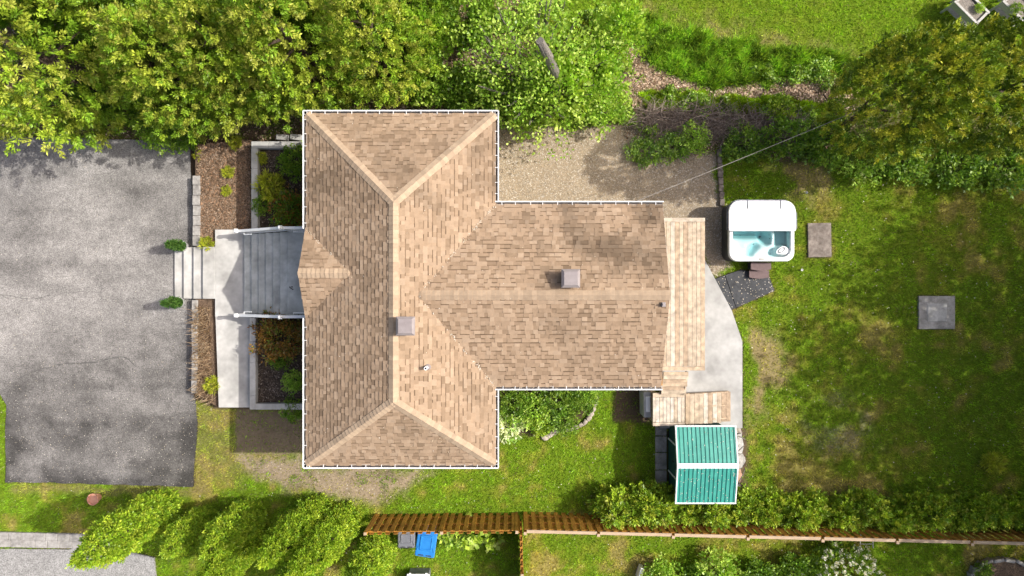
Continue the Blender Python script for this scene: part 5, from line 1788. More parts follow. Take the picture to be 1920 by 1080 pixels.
for (a, b, sc, zs, v, rz_), bl in zip(back, BACKL):
    q = P(a, b, 2.4)
    plant('conifer_tree', 'darker conifer in the back row at the upper picture edge, ' + bl, 'tree', (q.x, q.y, 0), thuja[v], tk, 'back row conifers at the upper edge', sc, rz_, zs=zs)
for (a, b, sc, zs, rz_, lab) in ((10.75, 5.3, 0.80, 0.98, 1.0, 'dense olive green domed tree above the right lawn'), (13.9, 5.6, 0.95, 0.95, 3.0, 'olive and gold tree at the right picture edge')):
    plant('domed_tree', lab, 'tree', (a, b, 0), olive, tk, 'olive trees at the upper right', sc, rz_, zs=zs)

# ------------------------------------------------------------------ loose deciduous growth at the top
def p_loose(R): return lambda t: R * (0.55 + 0.45 * math.sin(math.pi * min(1, t * 1.1)))


decid = crown_mesh('crown', 3.6, 0.5, p_dome(2.55), 800, 8, 0.12, 0.09, LIGHT, 401, lump=0.34, lsc=0.9, up=0.5, spread=1.0, rad=0.13, depth=0.75, mat='leaf', roll=0.7)
q = P(1010, 120, 2.2)
bm = bmesh.new()
for k in range(22):
    an = k * 0.7 + random.random(); rr_ = random.uniform(0.2, 0.6)
    b0 = Vector((math.cos(an) * rr_, math.sin(an) * rr_, -0.1)); d = Vector((math.cos(an), math.sin(an), 1.3))
    tube(bm, [b0, b0 + d * 1.0 + Vector((random.uniform(-.2, .2), random.uniform(-.2, .2), 0)), b0 + d * 1.35 + Vector((0, 0, .5)), b0 + d * 1.6 + Vector((0, 0, .8))], [0.06, 0.045, 0.03, 0.012], 6)
bmesh.ops.recalc_face_normals(bm, faces=bm.faces)
me = bpy.data.meshes.new('stems'); bm.to_mesh(me); bm.free(); me.materials.append(M['bark'])
plant('deciduous_tree', 'loose light green leafy tree around the bare grey trunk', 'tree', (q.x, q.y, 0), decid, me, tname='stems', rotz=0.6)
# the bare grey trunk that shows among the leaves
A, B = P(1040, 134, 3.2), P(1012, 76, 4.6)
bm = bmesh.new()
base_ = Vector((A.x + 0.2, A.y - 0.15, 0))
tube(bm, [base_, base_.lerp(A, 0.5) + Vector((.03, 0, 0)), A, (A + B) / 2 + Vector((.02, 0, .02)), B], [0.22, 0.18, 0.15, 0.14, 0.12], 12)
for v in bm.verts:
    v.co += Vector((random.uniform(-.012, .012), random.uniform(-.012, .012), 0))
tk2 = bm_obj('trunk', bm, M['bark'])
tk2.name = 'dead_trunk'
tag(tk2, 'bare grey broken tree trunk rising among light green leaves', 'trunk')

shr = [crown_mesh('foliage', 1.0, 0.05, p_ball(0.62), 210, 9, 0.10, 0.075, pal, 500 + i, lump=0.28, lsc=0.35, up=0.45, spread=1.0, rad=0.05, depth=0.6, mat='leaf', roll=0.75)
       for i, pal in enumerate((GREEN, LIGHT, CYP))]
stem = trunk_mesh('stem', 0.8, 0.03, 8, 4, reach=0.5)


def shrub(label, px, py, R, H, var, name='shrub', cat='shrub', group=None, z=0.0, rot=None):
    q = P(px, py, z + H * 0.5)
    return plant(name, label, cat, (q.x, q.y, z), shr[var], stem, group, R / 0.62, rot if rot is not None else random.uniform(0, 6.28), cname='foliage', tname='stem', zs=H)


for (a, b, R, H, v, lab) in (
        (800, 70, 0.75, 2.6, 1, 'light green leafy shrub right of the golden conifer'),
        (790, 150, 0.75, 1.8, 1, 'light green leafy shrub behind the upper roof gutter'),
        (858, 40, 1.05, 2.2, 0, 'dark green shrub at the top edge left of the leafy tree'),
        (845, 160, 0.8, 1.1, 0, 'dark green low shrub below the litter patch'),
        (915, 175, 0.85, 1.3, 0, 'green shrub behind the upper right house corner'),
        (985, 205, 0.75, 1.3, 1, 'light green shrub at the upper edge of the gravel, leftmost'),
        (1052, 172, 0.95, 2.9, 1, 'light green shrub at the upper edge of the gravel, below the grey trunk'),
        (1130, 190, 0.8, 1.3, 1, 'light green shrub at the upper edge of the gravel, third from the house'),
        (1160, 60, 0.8, 2.2, 1, 'light green shrub right of the bare grey trunk'),
        (1110, 130, 0.9, 2.0, 1, 'light green bushy growth right of the bare trunk base'),
        (1205, 285, 0.5, 0.35, 0, 'small green shrub growing over the shaded gravel'),
        (1262, 275, 0.55, 0.4, 0, 'dark green shrub over the gravel near the bricks'),
        (1300, 258, 0.5, 0.6, 1, 'small bright shrub below the bramble heap'),
        (1395, 270, 0.6, 0.7, 0, 'low dark shrub right of the gravel bricks'),
        (1470, 262, 0.7, 0.9, 0, 'dark green shrub under the overhead cable'),
        (1545, 270, 0.75, 1.0, 0, 'dark green shrub at the foot of the olive tree'),
        (1620, 300, 0.7, 0.8, 1, 'light green shrub below the olive domed tree'),
        (1700, 302, 0.75, 0.8, 0, 'green shrub at the top of the right lawn, second from the right'),
        (1790, 305, 0.8, 0.9, 0, 'green shrub at the top of the right lawn near the picture edge'),
        (1880, 312, 0.9, 1.0, 0, 'green shrub at the right picture edge below the olive tree'),
        (290, 205, 0.8, 1.3, 0, 'dark green shrub between the two left conifers'),
        (300, 245, 0.6, 0.8, 1, 'bright green low shrub overhanging the driveway end'),
        (345, 255, 0.5, 0.7, 0, 'low green shrub at the corner of driveway and mulch bed'),
        (180, 195, 0.7, 1.5, 0, 'dark green shrub under the corner conifer'),
        (1465, 205, 0.5, 0.5, 2, 'yellow-green herb clump above the bramble heap, right')):
    shrub(lab, a, b, R, H, v)

# ------------------------------------------------------------------ columnar cedars, lower left
cyp = [crown_mesh('crown', 5.0, 0.05, p_col(0.72), 1400, 24, 0.08, 0.045, CYP, 600 + i, lump=0.2, lsc=0.28, up=0.3, spread=1.1, rad=0.055, depth=0.2, tilt=tl)
       for i, tl in enumerate(((0, 0), (-0.06, 0.05), (-0.03, 0.03)))]
ctk = trunk_mesh('trunk', 4.4, 0.1, 9, 4, reach=0.15)
for (a, b, sc, zs, v, lab) in (
        (318, 944, 0.84, 1.05, 0, 'tall columnar cedar leaning over the lower left drive, leftmost of its row'),
        (392, 972, 0.70, 0.62, 0, 'short shaded columnar cedar right of the leftmost one'),
        (475, 962, 0.80, 0.76, 0, 'shaded columnar cedar in the middle of the lower left row'),
        (606, 952, 0.74, 1.06, 1, 'bright columnar cedar below the bare gravel strip'),
        (656, 966, 0.74, 1.12, 1, 'bright columnar cedar left of the amber fence end'),
        (490, 1002, 0.62, 1.0, 2, 'slim yellowing cedar at the bottom edge'),
        (714, 1018, 0.80, 0.72, 0, 'rounded cedar beside the grey bin'),
        (585, 1050, 0.75, 0.8, 0, 'cedar at the bottom edge between the bright columnar ones')):
    q = P(a, b, 0)
    plant('columnar_cedar', lab, 'tree', (q.x, q.y, 0), cyp[v], ctk, 'columnar cedars at the lower left', sc, random.uniform(-.3, .3), zs=zs)

# ------------------------------------------------------------------ clipped hedge along the right fence
hed = [crown_mesh('foliage', 1.75, 0.05, p_cone(0.40, 0.3, 0.08), 190, 26, 0.095, 0.04, [(0.20, 0.28, 0.018), (0.155, 0.24, 0.014), (0.25, 0.29, 0.025), (0.11, 0.19, 0.011)], 700 + i, lump=0.3, lsc=0.3, up=0.4, spread=1.1, rad=0.06, depth=0.5, plume=0.24) for i in range(3)]
hst = trunk_mesh('stem', 1.5, 0.04, 10, 5, reach=0.3)
ORD = 'first second third fourth fifth sixth seventh eighth ninth tenth eleventh twelfth thirteenth fourteenth fifteenth sixteenth seventeenth eighteenth nineteenth twentieth'.split()
ORD += ['twenty-' + o_ for o_ in ORD[:9]] + ['thirtieth'] + ['thirty-' + o_ for o_ in ORD[:9]]
a0, a1 = P(1150, 962, 0), P(1985, 976, 0)
nH = 36
for i in range(nH):
    t = i / (nH - 1)
    p = a0.lerp(a1, t)
    plant('hedge_shrub', ORD[i] + ' shrub from the left end of the hedge along the long fence', 'shrub', (p.x + random.uniform(-.08, .08), p.y + 0.46 + random.uniform(-.2, .2), 0), hed[i % 3], hst, 'hedge shrubs along the long fence', random.uniform(.85, 1.15) * (1.25 if i < 4 else 1), random.uniform(0, 6.28), cname='foliage', tname='stem', zs=random.uniform(.78, 1.08))

# ------------------------------------------------------------------ shade trees standing beyond the right side of the picture
shade = crown_mesh('crown', 7.0, 4.2, p_dome(3.1), 290, 12, 0.34, 0.26, GREEN, 801, lump=0.35, lsc=1.3, up=0.4, spread=1.1, rad=0.30, depth=0.85, mat='leaf', roll=0.6)
stk = trunk_mesh('trunk', 9.5, 0.28, 12, 8, z_l=0.4)
for i, (x, y, sc, rz_, lab) in enumerate(((21.6, -1.6, 1.0, 0.3, 'tall leafy tree beyond the right edge, level with the lawn slab'), (21.2, -5.6, 1.0, 2.0, 'tall leafy tree beyond the right edge, level with the hedge'),
                                         (24.5, 2.4, 1.0, 4.0, 'tall leafy tree beyond the right edge, level with the hot tub'), (27.0, -3.2, 1.05, 5.0, 'tall leafy tree farthest beyond the right edge'), (22.2, -10.2, 0.95, 1.2, 'tall leafy tree beyond the right edge, behind the fence'))):
    plant('shade_tree', lab, 'tree', (x, y, 0), shade, stk, 'shade trees beyond the right edge', sc, rz_)

# ------------------------------------------------------------------ planting near the house
# potted conifers at the front steps
for lab, (a, b) in (('potted green shrub at the upper side of the front steps', (346, 462)), ('potted green shrub at the lower side of the front steps', (340, 567))):
    q = P(a, b, 0.15)
    t = empty('potted_shrub', (q.x, q.y, 0.03), lab, 'potted plant')
    bm = bmesh.new()
    rs = []
    for (r_, z_) in ((0.12, 0.03), (0.17, 0.30), (0.19, 0.31), (0.19, 0.35), (0.165, 0.35), (0.16, 0.28)):
        rs.append([bm.verts.new((q.x + r_ * math.cos(2 * math.pi * k / 18), q.y + r_ * math.sin(2 * math.pi * k / 18), z_)) for k in range(18)])
    for A_, B_ in zip(rs, rs[1:]):
        for j in range(18): bm.faces.new((A_[j], A_[(j + 1) % 18], B_[(j + 1) % 18], B_[j]))
    bm.faces.new(rs[0][::-1]); bm.faces.new(rs[-1])
    bm_obj('pot', bm, M['potgrey'], t)
    cm = crown_mesh('foliage', 1.15, 0.28, p_cone(0.15, .3), 150, 14, 0.08, 0.035, [(0.03, 0.075, 0.014), (0.045, 0.10, 0.018), (0.065, 0.125, 0.022)], 900 + a, lump=0.25, lsc=0.2, up=0.5, spread=1.0, rad=0.03, depth=0.5)
    o = bpy.data.objects.new('foliage', cm); o.parent = t; C.objects.link(o)
    o = bpy.data.objects.new('stem', trunk_mesh('stem', 0.9, 0.018, 14, 2)); o.parent = t; o.location.z = 0.15; C.objects.link(o)

RUST = [(0.22, 0.11, 0.02), (0.16, 0.075, 0.018), (0.28, 0.16, 0.03), (0.13, 0.10, 0.018)]
maple = crown_mesh('foliage', 1.0, 0.15, p_dome(0.8), 420, 9, 0.11, 0.05, RUST + [(0.12, 0.15, 0.02)], 950, lump=0.3, lsc=0.4, up=0.2, spread=1.0, rad=0.06, depth=0.7, mat='leaf', droop=0.3)
q = P(528, 632, 1.1)
plant('red_maple', 'rusty red and olive leafed shrub in the lower planter', 'shrub', (q.x, q.y, 0.62), maple, stem, None, 1.0, 1.0, cname='foliage', tname='stem')
q = P(545, 395, 1.1)
plant('bronze_shrub', 'bronze and green shrub against the stair in the upper planter', 'shrub', (q.x, q.y, 0.62), crown_mesh('foliage', 0.8, 0.1, p_dome(0.65), 300, 9, 0.10, 0.05, RUST[:2] + GREEN[:3] + [(0.12, 0.14, 0.02)], 951, lump=0.3, lsc=0.4, up=0.3, spread=1.0, rad=0.05, depth=0.7, mat='leaf'), stem, None, 1.0, 2.0, cname='foliage', tname='stem')
spike = crown_mesh('foliage', 0.55, 0.05, p_ball(0.42), 60, 16, 0.22, 0.035, [(0.26, 0.29, 0.02), (0.20, 0.25, 0.018), (0.30, 0.30, 0.035)], 952, lump=0.2, lsc=0.3, up=0.3, spread=0.8, rad=0.02, depth=0.8)
for (a, b, sc, z, lab) in ((512, 352, 1.0, 0.62, 'spiky golden green shrub in the middle of the upper planter'), (489, 295, 0.42, 0.62, 'small green tuft in the corner of the upper planter'), (427, 322, 0.42, 0.36, 'small green tuft in the mulch bed, upper of two'), (423, 357, 0.36, 0.36, 'small green tuft in the mulch bed, lower of two'),
                       (397, 722, 0.55, 0.36, 'bright green tuft beside the lower end of the walkway'), (376, 291, 0.5, 0.1, 'sparse green tuft at the driveway top corner'), (440, 268, 0.45, 0.36, 'sparse tuft at the top edge of the mulch bed'), (388, 457, 0.5, 0.36, 'yellowish tuft in the mulch bed beside the steps'),
                       (1862, 866, 0.75, 0.0, 'small lone shrub in the lower right lawn')):
    q = P(a, b, z + 0.2)
    plant('tuft_shrub', lab, 'shrub', (q.x, q.y, z), spike, None, None, sc, random.uniform(0, 6), cname='foliage')
for (a, b, R, H, v, z, lab) in ((556, 305, 0.5, 1.0, 0, 0.62, 'dark green shrub against the wall in the upper planter'), (552, 385, 0.3, 0.5, 0, 0.62, 'green shrub under the gutter beside the bronze shrub'), (492, 385, 0.3, 0.4, 0, 0.62, 'low green shrub along the upper planter wall'),
                             (525, 672, 0.33, 0.45, 0, 0.62, 'dark green shrub in the middle of the lower planter'), (550, 715, 0.32, 0.5, 1, 0.62, 'light green shrub under the gutter in the lower planter'), (552, 765, 0.42, 0.6, 0, 0.3, 'green shrub at the corner of the lower planter wall')):
    shrub(lab, a, b, R, H, v, z=z)

# flower bed plants
for i, (a, b, R, H, v, lab) in enumerate(((962, 755, 0.55, 0.8, 0, 'green perennial clump in the flower bed beside the house corner'), (1000, 768, 0.55, 0.7, 1, 'yellow-green perennial clump in the flower bed'), (1045, 752, 0.6, 0.7, 0, 'fine leaved green clump in the middle of the flower bed'),
                                          (1055, 785, 0.5, 0.5, 0, 'low green clump behind the curved stone edging'), (1090, 752, 0.45, 0.55, 0, 'green clump at the right end of the flower bed'), (1015, 795, 0.45, 0.45, 2, 'trailing green clump at the lower edge of the flower bed'), (1100, 738, 0.4, 0.5, 1, 'bright clump under the gutter right of the flower bed'))):
    shrub(lab, a, b, R, H, v, 'perennial_clump', 'plant')
host = crown_mesh('foliage', 0.5, 0.05, p_ball(0.45), 60, 10, 0.19, 0.07, [(0.42, 0.47, 0.26), (0.5, 0.54, 0.36), (0.2, 0.33, 0.08)], 960, lump=0.2, lsc=0.3, up=0.3, spread=0.9, rad=0.04, depth=0.6, mat='leaf', droop=0.3)
q = P(953, 800, 0.3)
plant('variegated_plant', 'white variegated leafy plant beside the lower right house corner', 'plant', (q.x, q.y, 0), host, None, None, 1.0, 0.4, cname='foliage')

# big-leaved plants behind the left fence
bigl = crown_mesh('foliage', 0.8, 0.15, p_dome(0.5), 26, 4, 0.27, 0.21, [(0.24, 0.34, 0.03), (0.30, 0.39, 0.05), (0.18, 0.28, 0.022)], 970, lump=0.2, lsc=0.3, up=0.2, spread=0.8, rad=0.05, depth=0.6, mat='leaf', droop=0.35, roll=0.3)
for i, (a, b, sc) in enumerate(((840, 1004, 0.75), (868, 1006, 0.9), (897, 1004, 0.85), (918, 1010, 0.8))):
    q = P(a, b, 0.6)
    plant('broad_leaved_plant', ('broad leaved lime plant right of the blue bin', 'second broad leaved lime plant from the blue bin', 'third broad leaved lime plant from the blue bin', 'broad leaved lime plant nearest the fence corner')[i], 'plant', (q.x, q.y, 0), bigl, stem, 'broad leaved plants behind the fence', sc, i * 1.3, cname='foliage', tname='stem')

# neighbour's shrubs along the bottom edge
for (a, b, R, H, v, lab) in ((1240, 1085, 0.6, 0.9, 1, 'light green shrub at the bottom edge beside the white post'), (1345, 1075, 0.7, 1.0, 1, 'leafy green shrub at the bottom edge left of the white blossom'), (1425, 1085, 0.6, 0.8, 0, 'dark green shrub at the bottom edge beside the blossom shrub'), (1490, 1072, 0.6, 0.9, 0, 'green shrub touching the left side of the blossom shrub'), (1842, 1070, 0.3, 0.4, 0, 'small green plant inside the stone ring bed'), (1300, 1090, 0.5, 0.7, 0, 'low dark shrub at the bottom edge between two light ones')):
    shrub(lab, a, b, R, H, v)
blos = crown_mesh('foliage', 1.3, 0.1, p_dome(1.15), 620, 8, 0.11, 0.06, GREEN, 980, lump=0.18, lsc=0.5, up=0.45, spread=1.0, rad=0.05, depth=0.5, mat='leaf', flowers=(520, np.array((0.82, 0.82, 0.78)), 0.075))
q = P(1590, 1085, 0.9)
plant('blossom_shrub', 'rounded shrub covered in white blossom at the bottom edge', 'shrub', (q.x, q.y, 0), blos, stem, None, 1.0, 0.0, cname='foliage', tname='stem')
# planter table greenery
for par, lab, (a, b), sc in ((pl1, 'small green plant in the left raised planter', (1838, 14), 0.42), (pl2, 'bluish green plant in the right raised planter', (1905, 14), 0.5)):
    q = P(a, b, 0.95)
    plant('seedling', lab, 'plant', (q.x, q.y, 0.80), shr[1 if sc < .45 else 0], None, None, sc * 0.55, 0.5, cname='foliage')

# ------------------------------------------------------------------ brambles
rng = np.random.default_rng(55)
def twigs(name, label, region, n, zmax, cols, seed, lmin=0.4, lmax=1.1):
    rng = np.random.default_rng(seed)
    Vs, Fs, Cs = [], [], []
    poly = px_poly(region)
    xs_p = [p[0] for p in poly]; ys_p = [p[1] for p in poly]
    k = 0
    while k < n:
        x, y = rng.uniform(min(xs_p), max(xs_p)), rng.uniform(min(ys_p), max(ys_p))
        if not in_poly(np.array([x]), np.array([y]), poly)[0]: continue
        an = rng.uniform(0, 6.28); ln = rng.uniform(lmin, lmax); z = rng.uniform(0.02, zmax)
        d = np.array([math.cos(an), math.sin(an) * 0.6, rng.uniform(-.3, .3)])
        curl = rng.normal() * 1.2
        pts = []
        p = np.array([x, y, z]); aa = an
        for s in range(6):
            pts.append(p.copy())
            aa += curl * 0.2 + rng.normal() * 0.15
            p = p + np.array([math.cos(aa), math.sin(aa) * 0.75, (0.25 - 0.12 * s) * rng.uniform(.3, 1.2)]) * ln / 5
            p[2] = max(0.01, min(zmax, p[2]))
        wv = rng.uniform(0.005, 0.012)
        c = cols[rng.integers(0, len(cols))] * rng.uniform(.7, 1.2)
        o = sum(len(v) for v in Vs)
        V = []
        for i, q in enumerate(pts):
            dd = pts[min(i + 1, 5)] - pts[max(i - 1, 0)]
            r1 = np.cross(dd, [0, 0, 1.0]); r1 /= np.linalg.norm(r1) + 1e-9
            ww = wv * (1 - i * 0.12)
            V += [q + r1 * ww, q - r1 * ww, q + np.array([0, 0, 1.4 * ww])]
        F = []
        for i in range(5):
            a_ = o + 3 * i; b_ = a_ + 3
            F += [(a_, a_ + 2, b_ + 2, b_), (a_ + 2, a_ + 1, b_ + 1, b_ + 2), (a_ + 1, a_, b_, b_ + 1)]
        Vs.append(np.array(V)); Fs += F; Cs += [c] * len(V)
        k += 1
    me = np_mesh(name, np.concatenate(Vs), np.array(Fs), np.array(Cs), M['twig'])
    return tag(link(name, me), label, None, None, 'stuff')


twigs('bramble_heap', 'tangled heap of dry grey brown brambles', [(1188, 215), (1230, 208), (1330, 212), (1420, 222), (1520, 232), (1560, 250), (1470, 272), (1360, 255), (1260, 248), (1200, 238)], 2300, 0.42, [np.array((0.38, 0.30, 0.245)), np.array((0.48, 0.39, 0.33)), np.array((0.26, 0.19, 0.15))], 56)
twigs('fallen_twigs', 'thin dry twigs scattered under the leafy trees', [(640, 150), (840, 120), (1180, 60), (1200, 240), (950, 245), (650, 200)], 260, 0.2, [np.array((0.25, 0.19, 0.15)), np.array((0.33, 0.27, 0.22))], 57)

# ------------------------------------------------------------------ grass, litter, gravel, petals
def scatter(n, dens_fn, box=(-18.6, 18.6, -10.7, 10.7), seed=1):
    rng = np.random.default_rng(seed)
    x = rng.uniform(box[0], box[1], n); y = rng.uniform(box[2], box[3], n)
    keep = rng.random(n) < dens_fn(x, y)
    return x[keep], y[keep], rng


def blades(name, label, x, y, col, rng, L, W, lean=0.7, z=None):
    n = len(x)
    z = (gz(x, y) - 0.035) if z is None else z
    an = rng.uniform(0, 2 * np.pi, n)
    ln = L * rng.uniform(0.5, 1.4, n); wd = W * rng.uniform(0.6, 1.4, n)
    le = rng.uniform(0.1, lean, n)
    b = np.stack([x, y, z], 1)
    side = np.stack([-np.sin(an), np.cos(an), np.zeros(n)], 1)
    tip = b + np.stack([np.cos(an) * le * ln, np.sin(an) * le * ln, ln * np.sqrt(1 - np.clip(le, 0, .97) ** 2)], 1)
    V = np.stack([b - side * wd[:, None] / 2, b + side * wd[:, None] / 2, tip], 1).reshape(-1, 3)
    F = np.arange(3 * n).reshape(n, 3)
    me = np_mesh(name, V, F, np.repeat(col, 3, axis=0), M['grass'])
    return tag(link(name, me), label, None, None, 'stuff')


RS = 0.05
rx_, ry_ = np.meshgrid(np.arange(-18.8, 18.81, RS), np.arange(-10.8, 10.81, RS))
_b, _d, _g = ground_fields(rx_.ravel(), ry_.ravel())
_zr = {k: zone(rx_.ravel(), ry_.ravel(), k, e) for k, e in (('litter1', .3), ('litter2', .3), ('undertree', .25), ('brambleground', .3), ('gravel', .12), ('dirt', .2))}


def lut(arr, x, y):
    i = np.clip(((x + 18.8) / RS + .5).astype(int), 0, rx_.shape[1] - 1); j = np.clip(((y + 10.8) / RS + .5).astype(int), 0, rx_.shape[0] - 1)
    return arr[j * rx_.shape[1] + i]


x, y, rng = scatter(760000, lambda x, y: lut(_d, x, y), seed=70)
gc = lut(_g, x, y) * GRASS_GAIN
mott = 0.5 * vnoise(x, y, 0.11, 90) + 0.5 * vnoise(x, y, 0.24, 91)
gc = gc * (1 + rng.normal(size=(len(x), 1)) * 0.28).clip(.35, 1.9) * (0.3 + 1.35 * mott)[:, None]
straw = rng.random(len(x)) < 0.05
gc[straw] = np.array([0.34, 0.29, 0.14]) * rng.uniform(.7, 1.2, (straw.sum(), 1))
blades('lawn_grass', 'short mown grass of the lawns', x, y, gc, rng, 0.05 + 0.085 * mott, 0.023, 0.93)

tg = px_poly([(1170, 45), (1215, 38), (1300, 62), (1420, 90), (1560, 100), (1615, 112), (1600, 140), (1510, 140), (1440, 158), (1370, 165), (1290, 145), (1200, 110)])
x, y, rng = scatter(90000, lambda x, y: in_poly(x + (fbm(x, y, .6, 5) - .5) * .8, y + (fbm(x, y, .6, 6) - .5) * .8, tg).astype(float), box=(3, 13, 6.4, 10.2), seed=71)
gc = pick_cols([(0.10, 0.23, 0.018), (0.14, 0.28, 0.025), (0.075, 0.175, 0.014), (0.18, 0.30, 0.03)], len(x), rng, .3) * np.array([2.05, 1.75, 1.8]) * (0.3 + 1.4 * vnoise(x, y, 0.25, 34))[:, None]
blades('tall_grass', 'long lush grass strip at the top right', x, y, gc, rng, 0.12 + 0.34 * vnoise(x, y, 0.3, 34), 0.035, 0.95)
hb = px_poly([(1190, 176), (1290, 176), (1400, 184), (1500, 190), (1580, 200), (1580, 232), (1480, 224), (1380, 210), (1230, 203)])
x, y, rng = scatter(190000, lambda x, y: in_poly(x + (fbm(x, y, .6, 7) - .5) * .7, y + (fbm(x, y, .6, 8) - .5) * .7, hb).astype(float), box=(3, 13, 5.4, 7.6), seed=72)
gc = pick_cols([(0.20, 0.30, 0.02), (0.25, 0.33, 0.025), (0.14, 0.23, 0.015)], len(x), rng, .3) * 1.7 * (0.4 + 1.2 * vnoise(x, y, 0.22, 33))[:, None]
blades('herb_strip', 'yellow-green weeds along the bramble heap', x, y, gc, rng, 0.16, 0.045, 0.95)
# dry ornamental grass in the bed beside the walk
og = px_poly([(376, 575), (402, 575), (408, 755), (380, 742), (374, 650)])
x, y, rng = scatter(2600, lambda x, y: in_poly(x, y, og).astype(float), box=(-11.4, -10.2, -4.2, -0.4), seed=73)
n1 = fbm(x, y, .5, 3)
gc = pick_cols([(0.52, 0.39, 0.26), (0.60, 0.47, 0.34), (0.36, 0.25, 0.16), (0.22, 0.15, 0.10)], len(x), rng, .15)
blades('dry_grasses', 'dry tan ornamental grass beside the walkway', x, y, gc, rng, 0.40, 0.024, 0.98, z=np.full(len(x), 0.36))


def flakes(name, label, x, y, z, col, rng, L, W, flat=0.35, mat='flake'):
    n = len(x)
    D = np.stack([rng.normal(size=n), rng.normal(size=n), rng.normal(size=n) * flat * 0.6], 1)
    Pc = np.stack([x, y, z], 1)
    V, F, Cc = leaves(Pc, D, L * rng.uniform(.5, 1.4, n), W * rng.uniform(.5, 1.4, n), col * K, rng, 0.0, flat)
    V[:, 2] = np.maximum(V[:, 2], np.repeat(z, 4) - 0.004)
    me = np_mesh(name, V, F, Cc, M[mat])
    return tag(link(name, me), label, None, None, 'stuff')


# mulch chips and dead leaves
LPAL = [(0.34, 0.24, 0.165), (0.42, 0.31, 0.22), (0.25, 0.165, 0.105), (0.17, 0.11, 0.07), (0.50, 0.39, 0.30)]
mb = px_poly([(372, 272), (470, 264), (470, 431), (403, 431), (403, 463), (372, 463)])
x, y, rng = scatter(26000, lambda x, y: in_poly(x / 0.985, y / 0.985, mb).astype(float), box=(-11.3, -9.0, 1.2, 5.2), seed=74)
flakes('mulch_chips', 'brown bark chips and dead leaves on the mulch bed', x, y, np.full(len(x), 0.368) + rng.uniform(0, .03, len(x)), pick_cols(LPAL[:4] + [(0.45, 0.27, 0.16)], len(x), rng, .2), rng, 0.075, 0.035)
x, y, rng = scatter(16000, lambda x, y: (((x > -8.75) & (x < -5.7) & (((y > 2.0) & (y < 4.7)) | ((y < -1.1) & (y > -3.95)))) * 0.8), box=(-8.8, -5.6, -4.1, 4.8), seed=75)
flakes('planter_litter', 'dead leaves on the soil inside the planters', x, y, np.full(len(x), 0.628) + rng.uniform(0, .02, len(x)), pick_cols([(0.24, 0.19, 0.15), (0.15, 0.105, 0.075), (0.10, 0.075, 0.055), (0.36, 0.30, 0.26)], len(x), rng, .2), rng, 0.06, 0.03)
x, y, rng = scatter(260000, lambda x, y: 0.9 * np.maximum(lut(_zr['litter1'], x, y), lut(_zr['litter2'], x, y)) + 0.10 * lut(_zr['undertree'], x, y) + 0.25 * lut(_zr['brambleground'], x, y), box=(-18, 13, 4.6, 10.5), seed=76)
flakes('leaf_litter', 'pale dead leaves under the trees and along the boundary', x, y, gz(x, y) - 0.02 + rng.uniform(0, .03, len(x)), pick_cols(LPAL, len(x), rng, .2) * 1.55, rng, 0.085, 0.055)
# gravel pebbles: squashed octahedra
x, y, rng = scatter(230000, lambda x, y: 0.95 * lut(_zr['gravel'], x, y) + 0.10 * lut(_zr['dirt'], x, y), box=(-10, 8, -8.2, 6), seed=77)
hid = np.array([0]); keep = ~in_poly(x, y, ZONES['house']); x, y = x[keep], y[keep]
n = len(x); s = rng.uniform(.008, .026, n)
ov = np.array([(1, 0, 0), (0, 1, 0), (-1, 0, 0), (0, -1, 0), (0, 0, .7)])
V = ov[None] * s[:, None, None] * rng.uniform(.6, 1.3, (n, 5, 1)) + np.stack([x, y, gz(x, y) - 0.03], 1)[:, None]
F = (np.array([(0, 1, 4), (1, 2, 4), (2, 3, 4), (3, 0, 4)])[None] + (np.arange(n) * 5)[:, None, None]).reshape(-1, 3)
pc = pick_cols([(0.50, 0.43, 0.335), (0.42, 0.355, 0.27), (0.58, 0.51, 0.41), (0.32, 0.27, 0.21), (0.62, 0.57, 0.5), (0.45, 0.36, 0.26)], n, rng, .15)
tag(link('gravel', np_mesh('gravel', V.reshape(-1, 3), F, np.repeat(pc, 5, axis=0), M['pebble'])), 'tan pea gravel beside and below the house', None, None, 'stuff')

# leafy ground cover of the wild bank and under the trees
gcov = [px_poly(p) for p in ([(1140, 150), (1260, 170), (1420, 190), (1600, 205), (1600, 300), (1350, 290), (1200, 250), (1140, 235)], [(820, 125), (1000, 130), (1190, 120), (1200, 235), (1000, 240), (940, 215), (820, 190)],
                              [(1540, 262), (1940, 280), (1940, 330), (1700, 322), (1560, 300)], [(820, 0), (1180, 0), (1180, 60), (900, 85), (800, 80)], [(1400, 130), (1610, 110), (1610, 165), (1480, 160)], [(230, 225), (380, 240), (370, 275), (300, 262), (230, 255)])]
def cov_d(x, y):
    m = np.zeros(len(x))
    for p_ in gcov: m = np.maximum(m, in_poly(x + (fbm(x, y, .7, 8) - .5) * 1.0, y + (fbm(x, y, .7, 9) - .5) * 1.0, p_))
    return m * sstep(0.42, 0.56, fbm(x, y, 0.55, 44))
x, y, rng = scatter(330000, cov_d, box=(-14, 18.6, 3.8, 10.4), seed=81)
h_ = 0.05 + 0.42 * sstep(0.45, 0.7, fbm(x, y, 0.55, 44)) * rng.random(len(x))
Pg = np.stack([x, y, h_], 1)
Dg = np.stack([rng.normal(size=len(x)), rng.normal(size=len(x)), 0.3 + 0.4 * rng.normal(size=len(x))], 1)
cg = pick_cols(GREEN + LIGHT[:3] + [(0.20, 0.28, 0.02)], len(x), rng, .2) * 1.45 * (0.45 + 1.1 * vnoise(x, y, 0.25, 35))[:, None]
V, F, Cc = leaves(Pg, Dg, 0.085 * rng.uniform(.6, 1.3, len(x)), 0.06 * rng.uniform(.7, 1.2, len(x)), cg, rng, 0.15, 0.7)
tag(link('ground_cover', np_mesh('ground_cover', V, F, Cc, M['leaf'])), 'leafy green undergrowth on the wild bank', None, None, 'stuff')

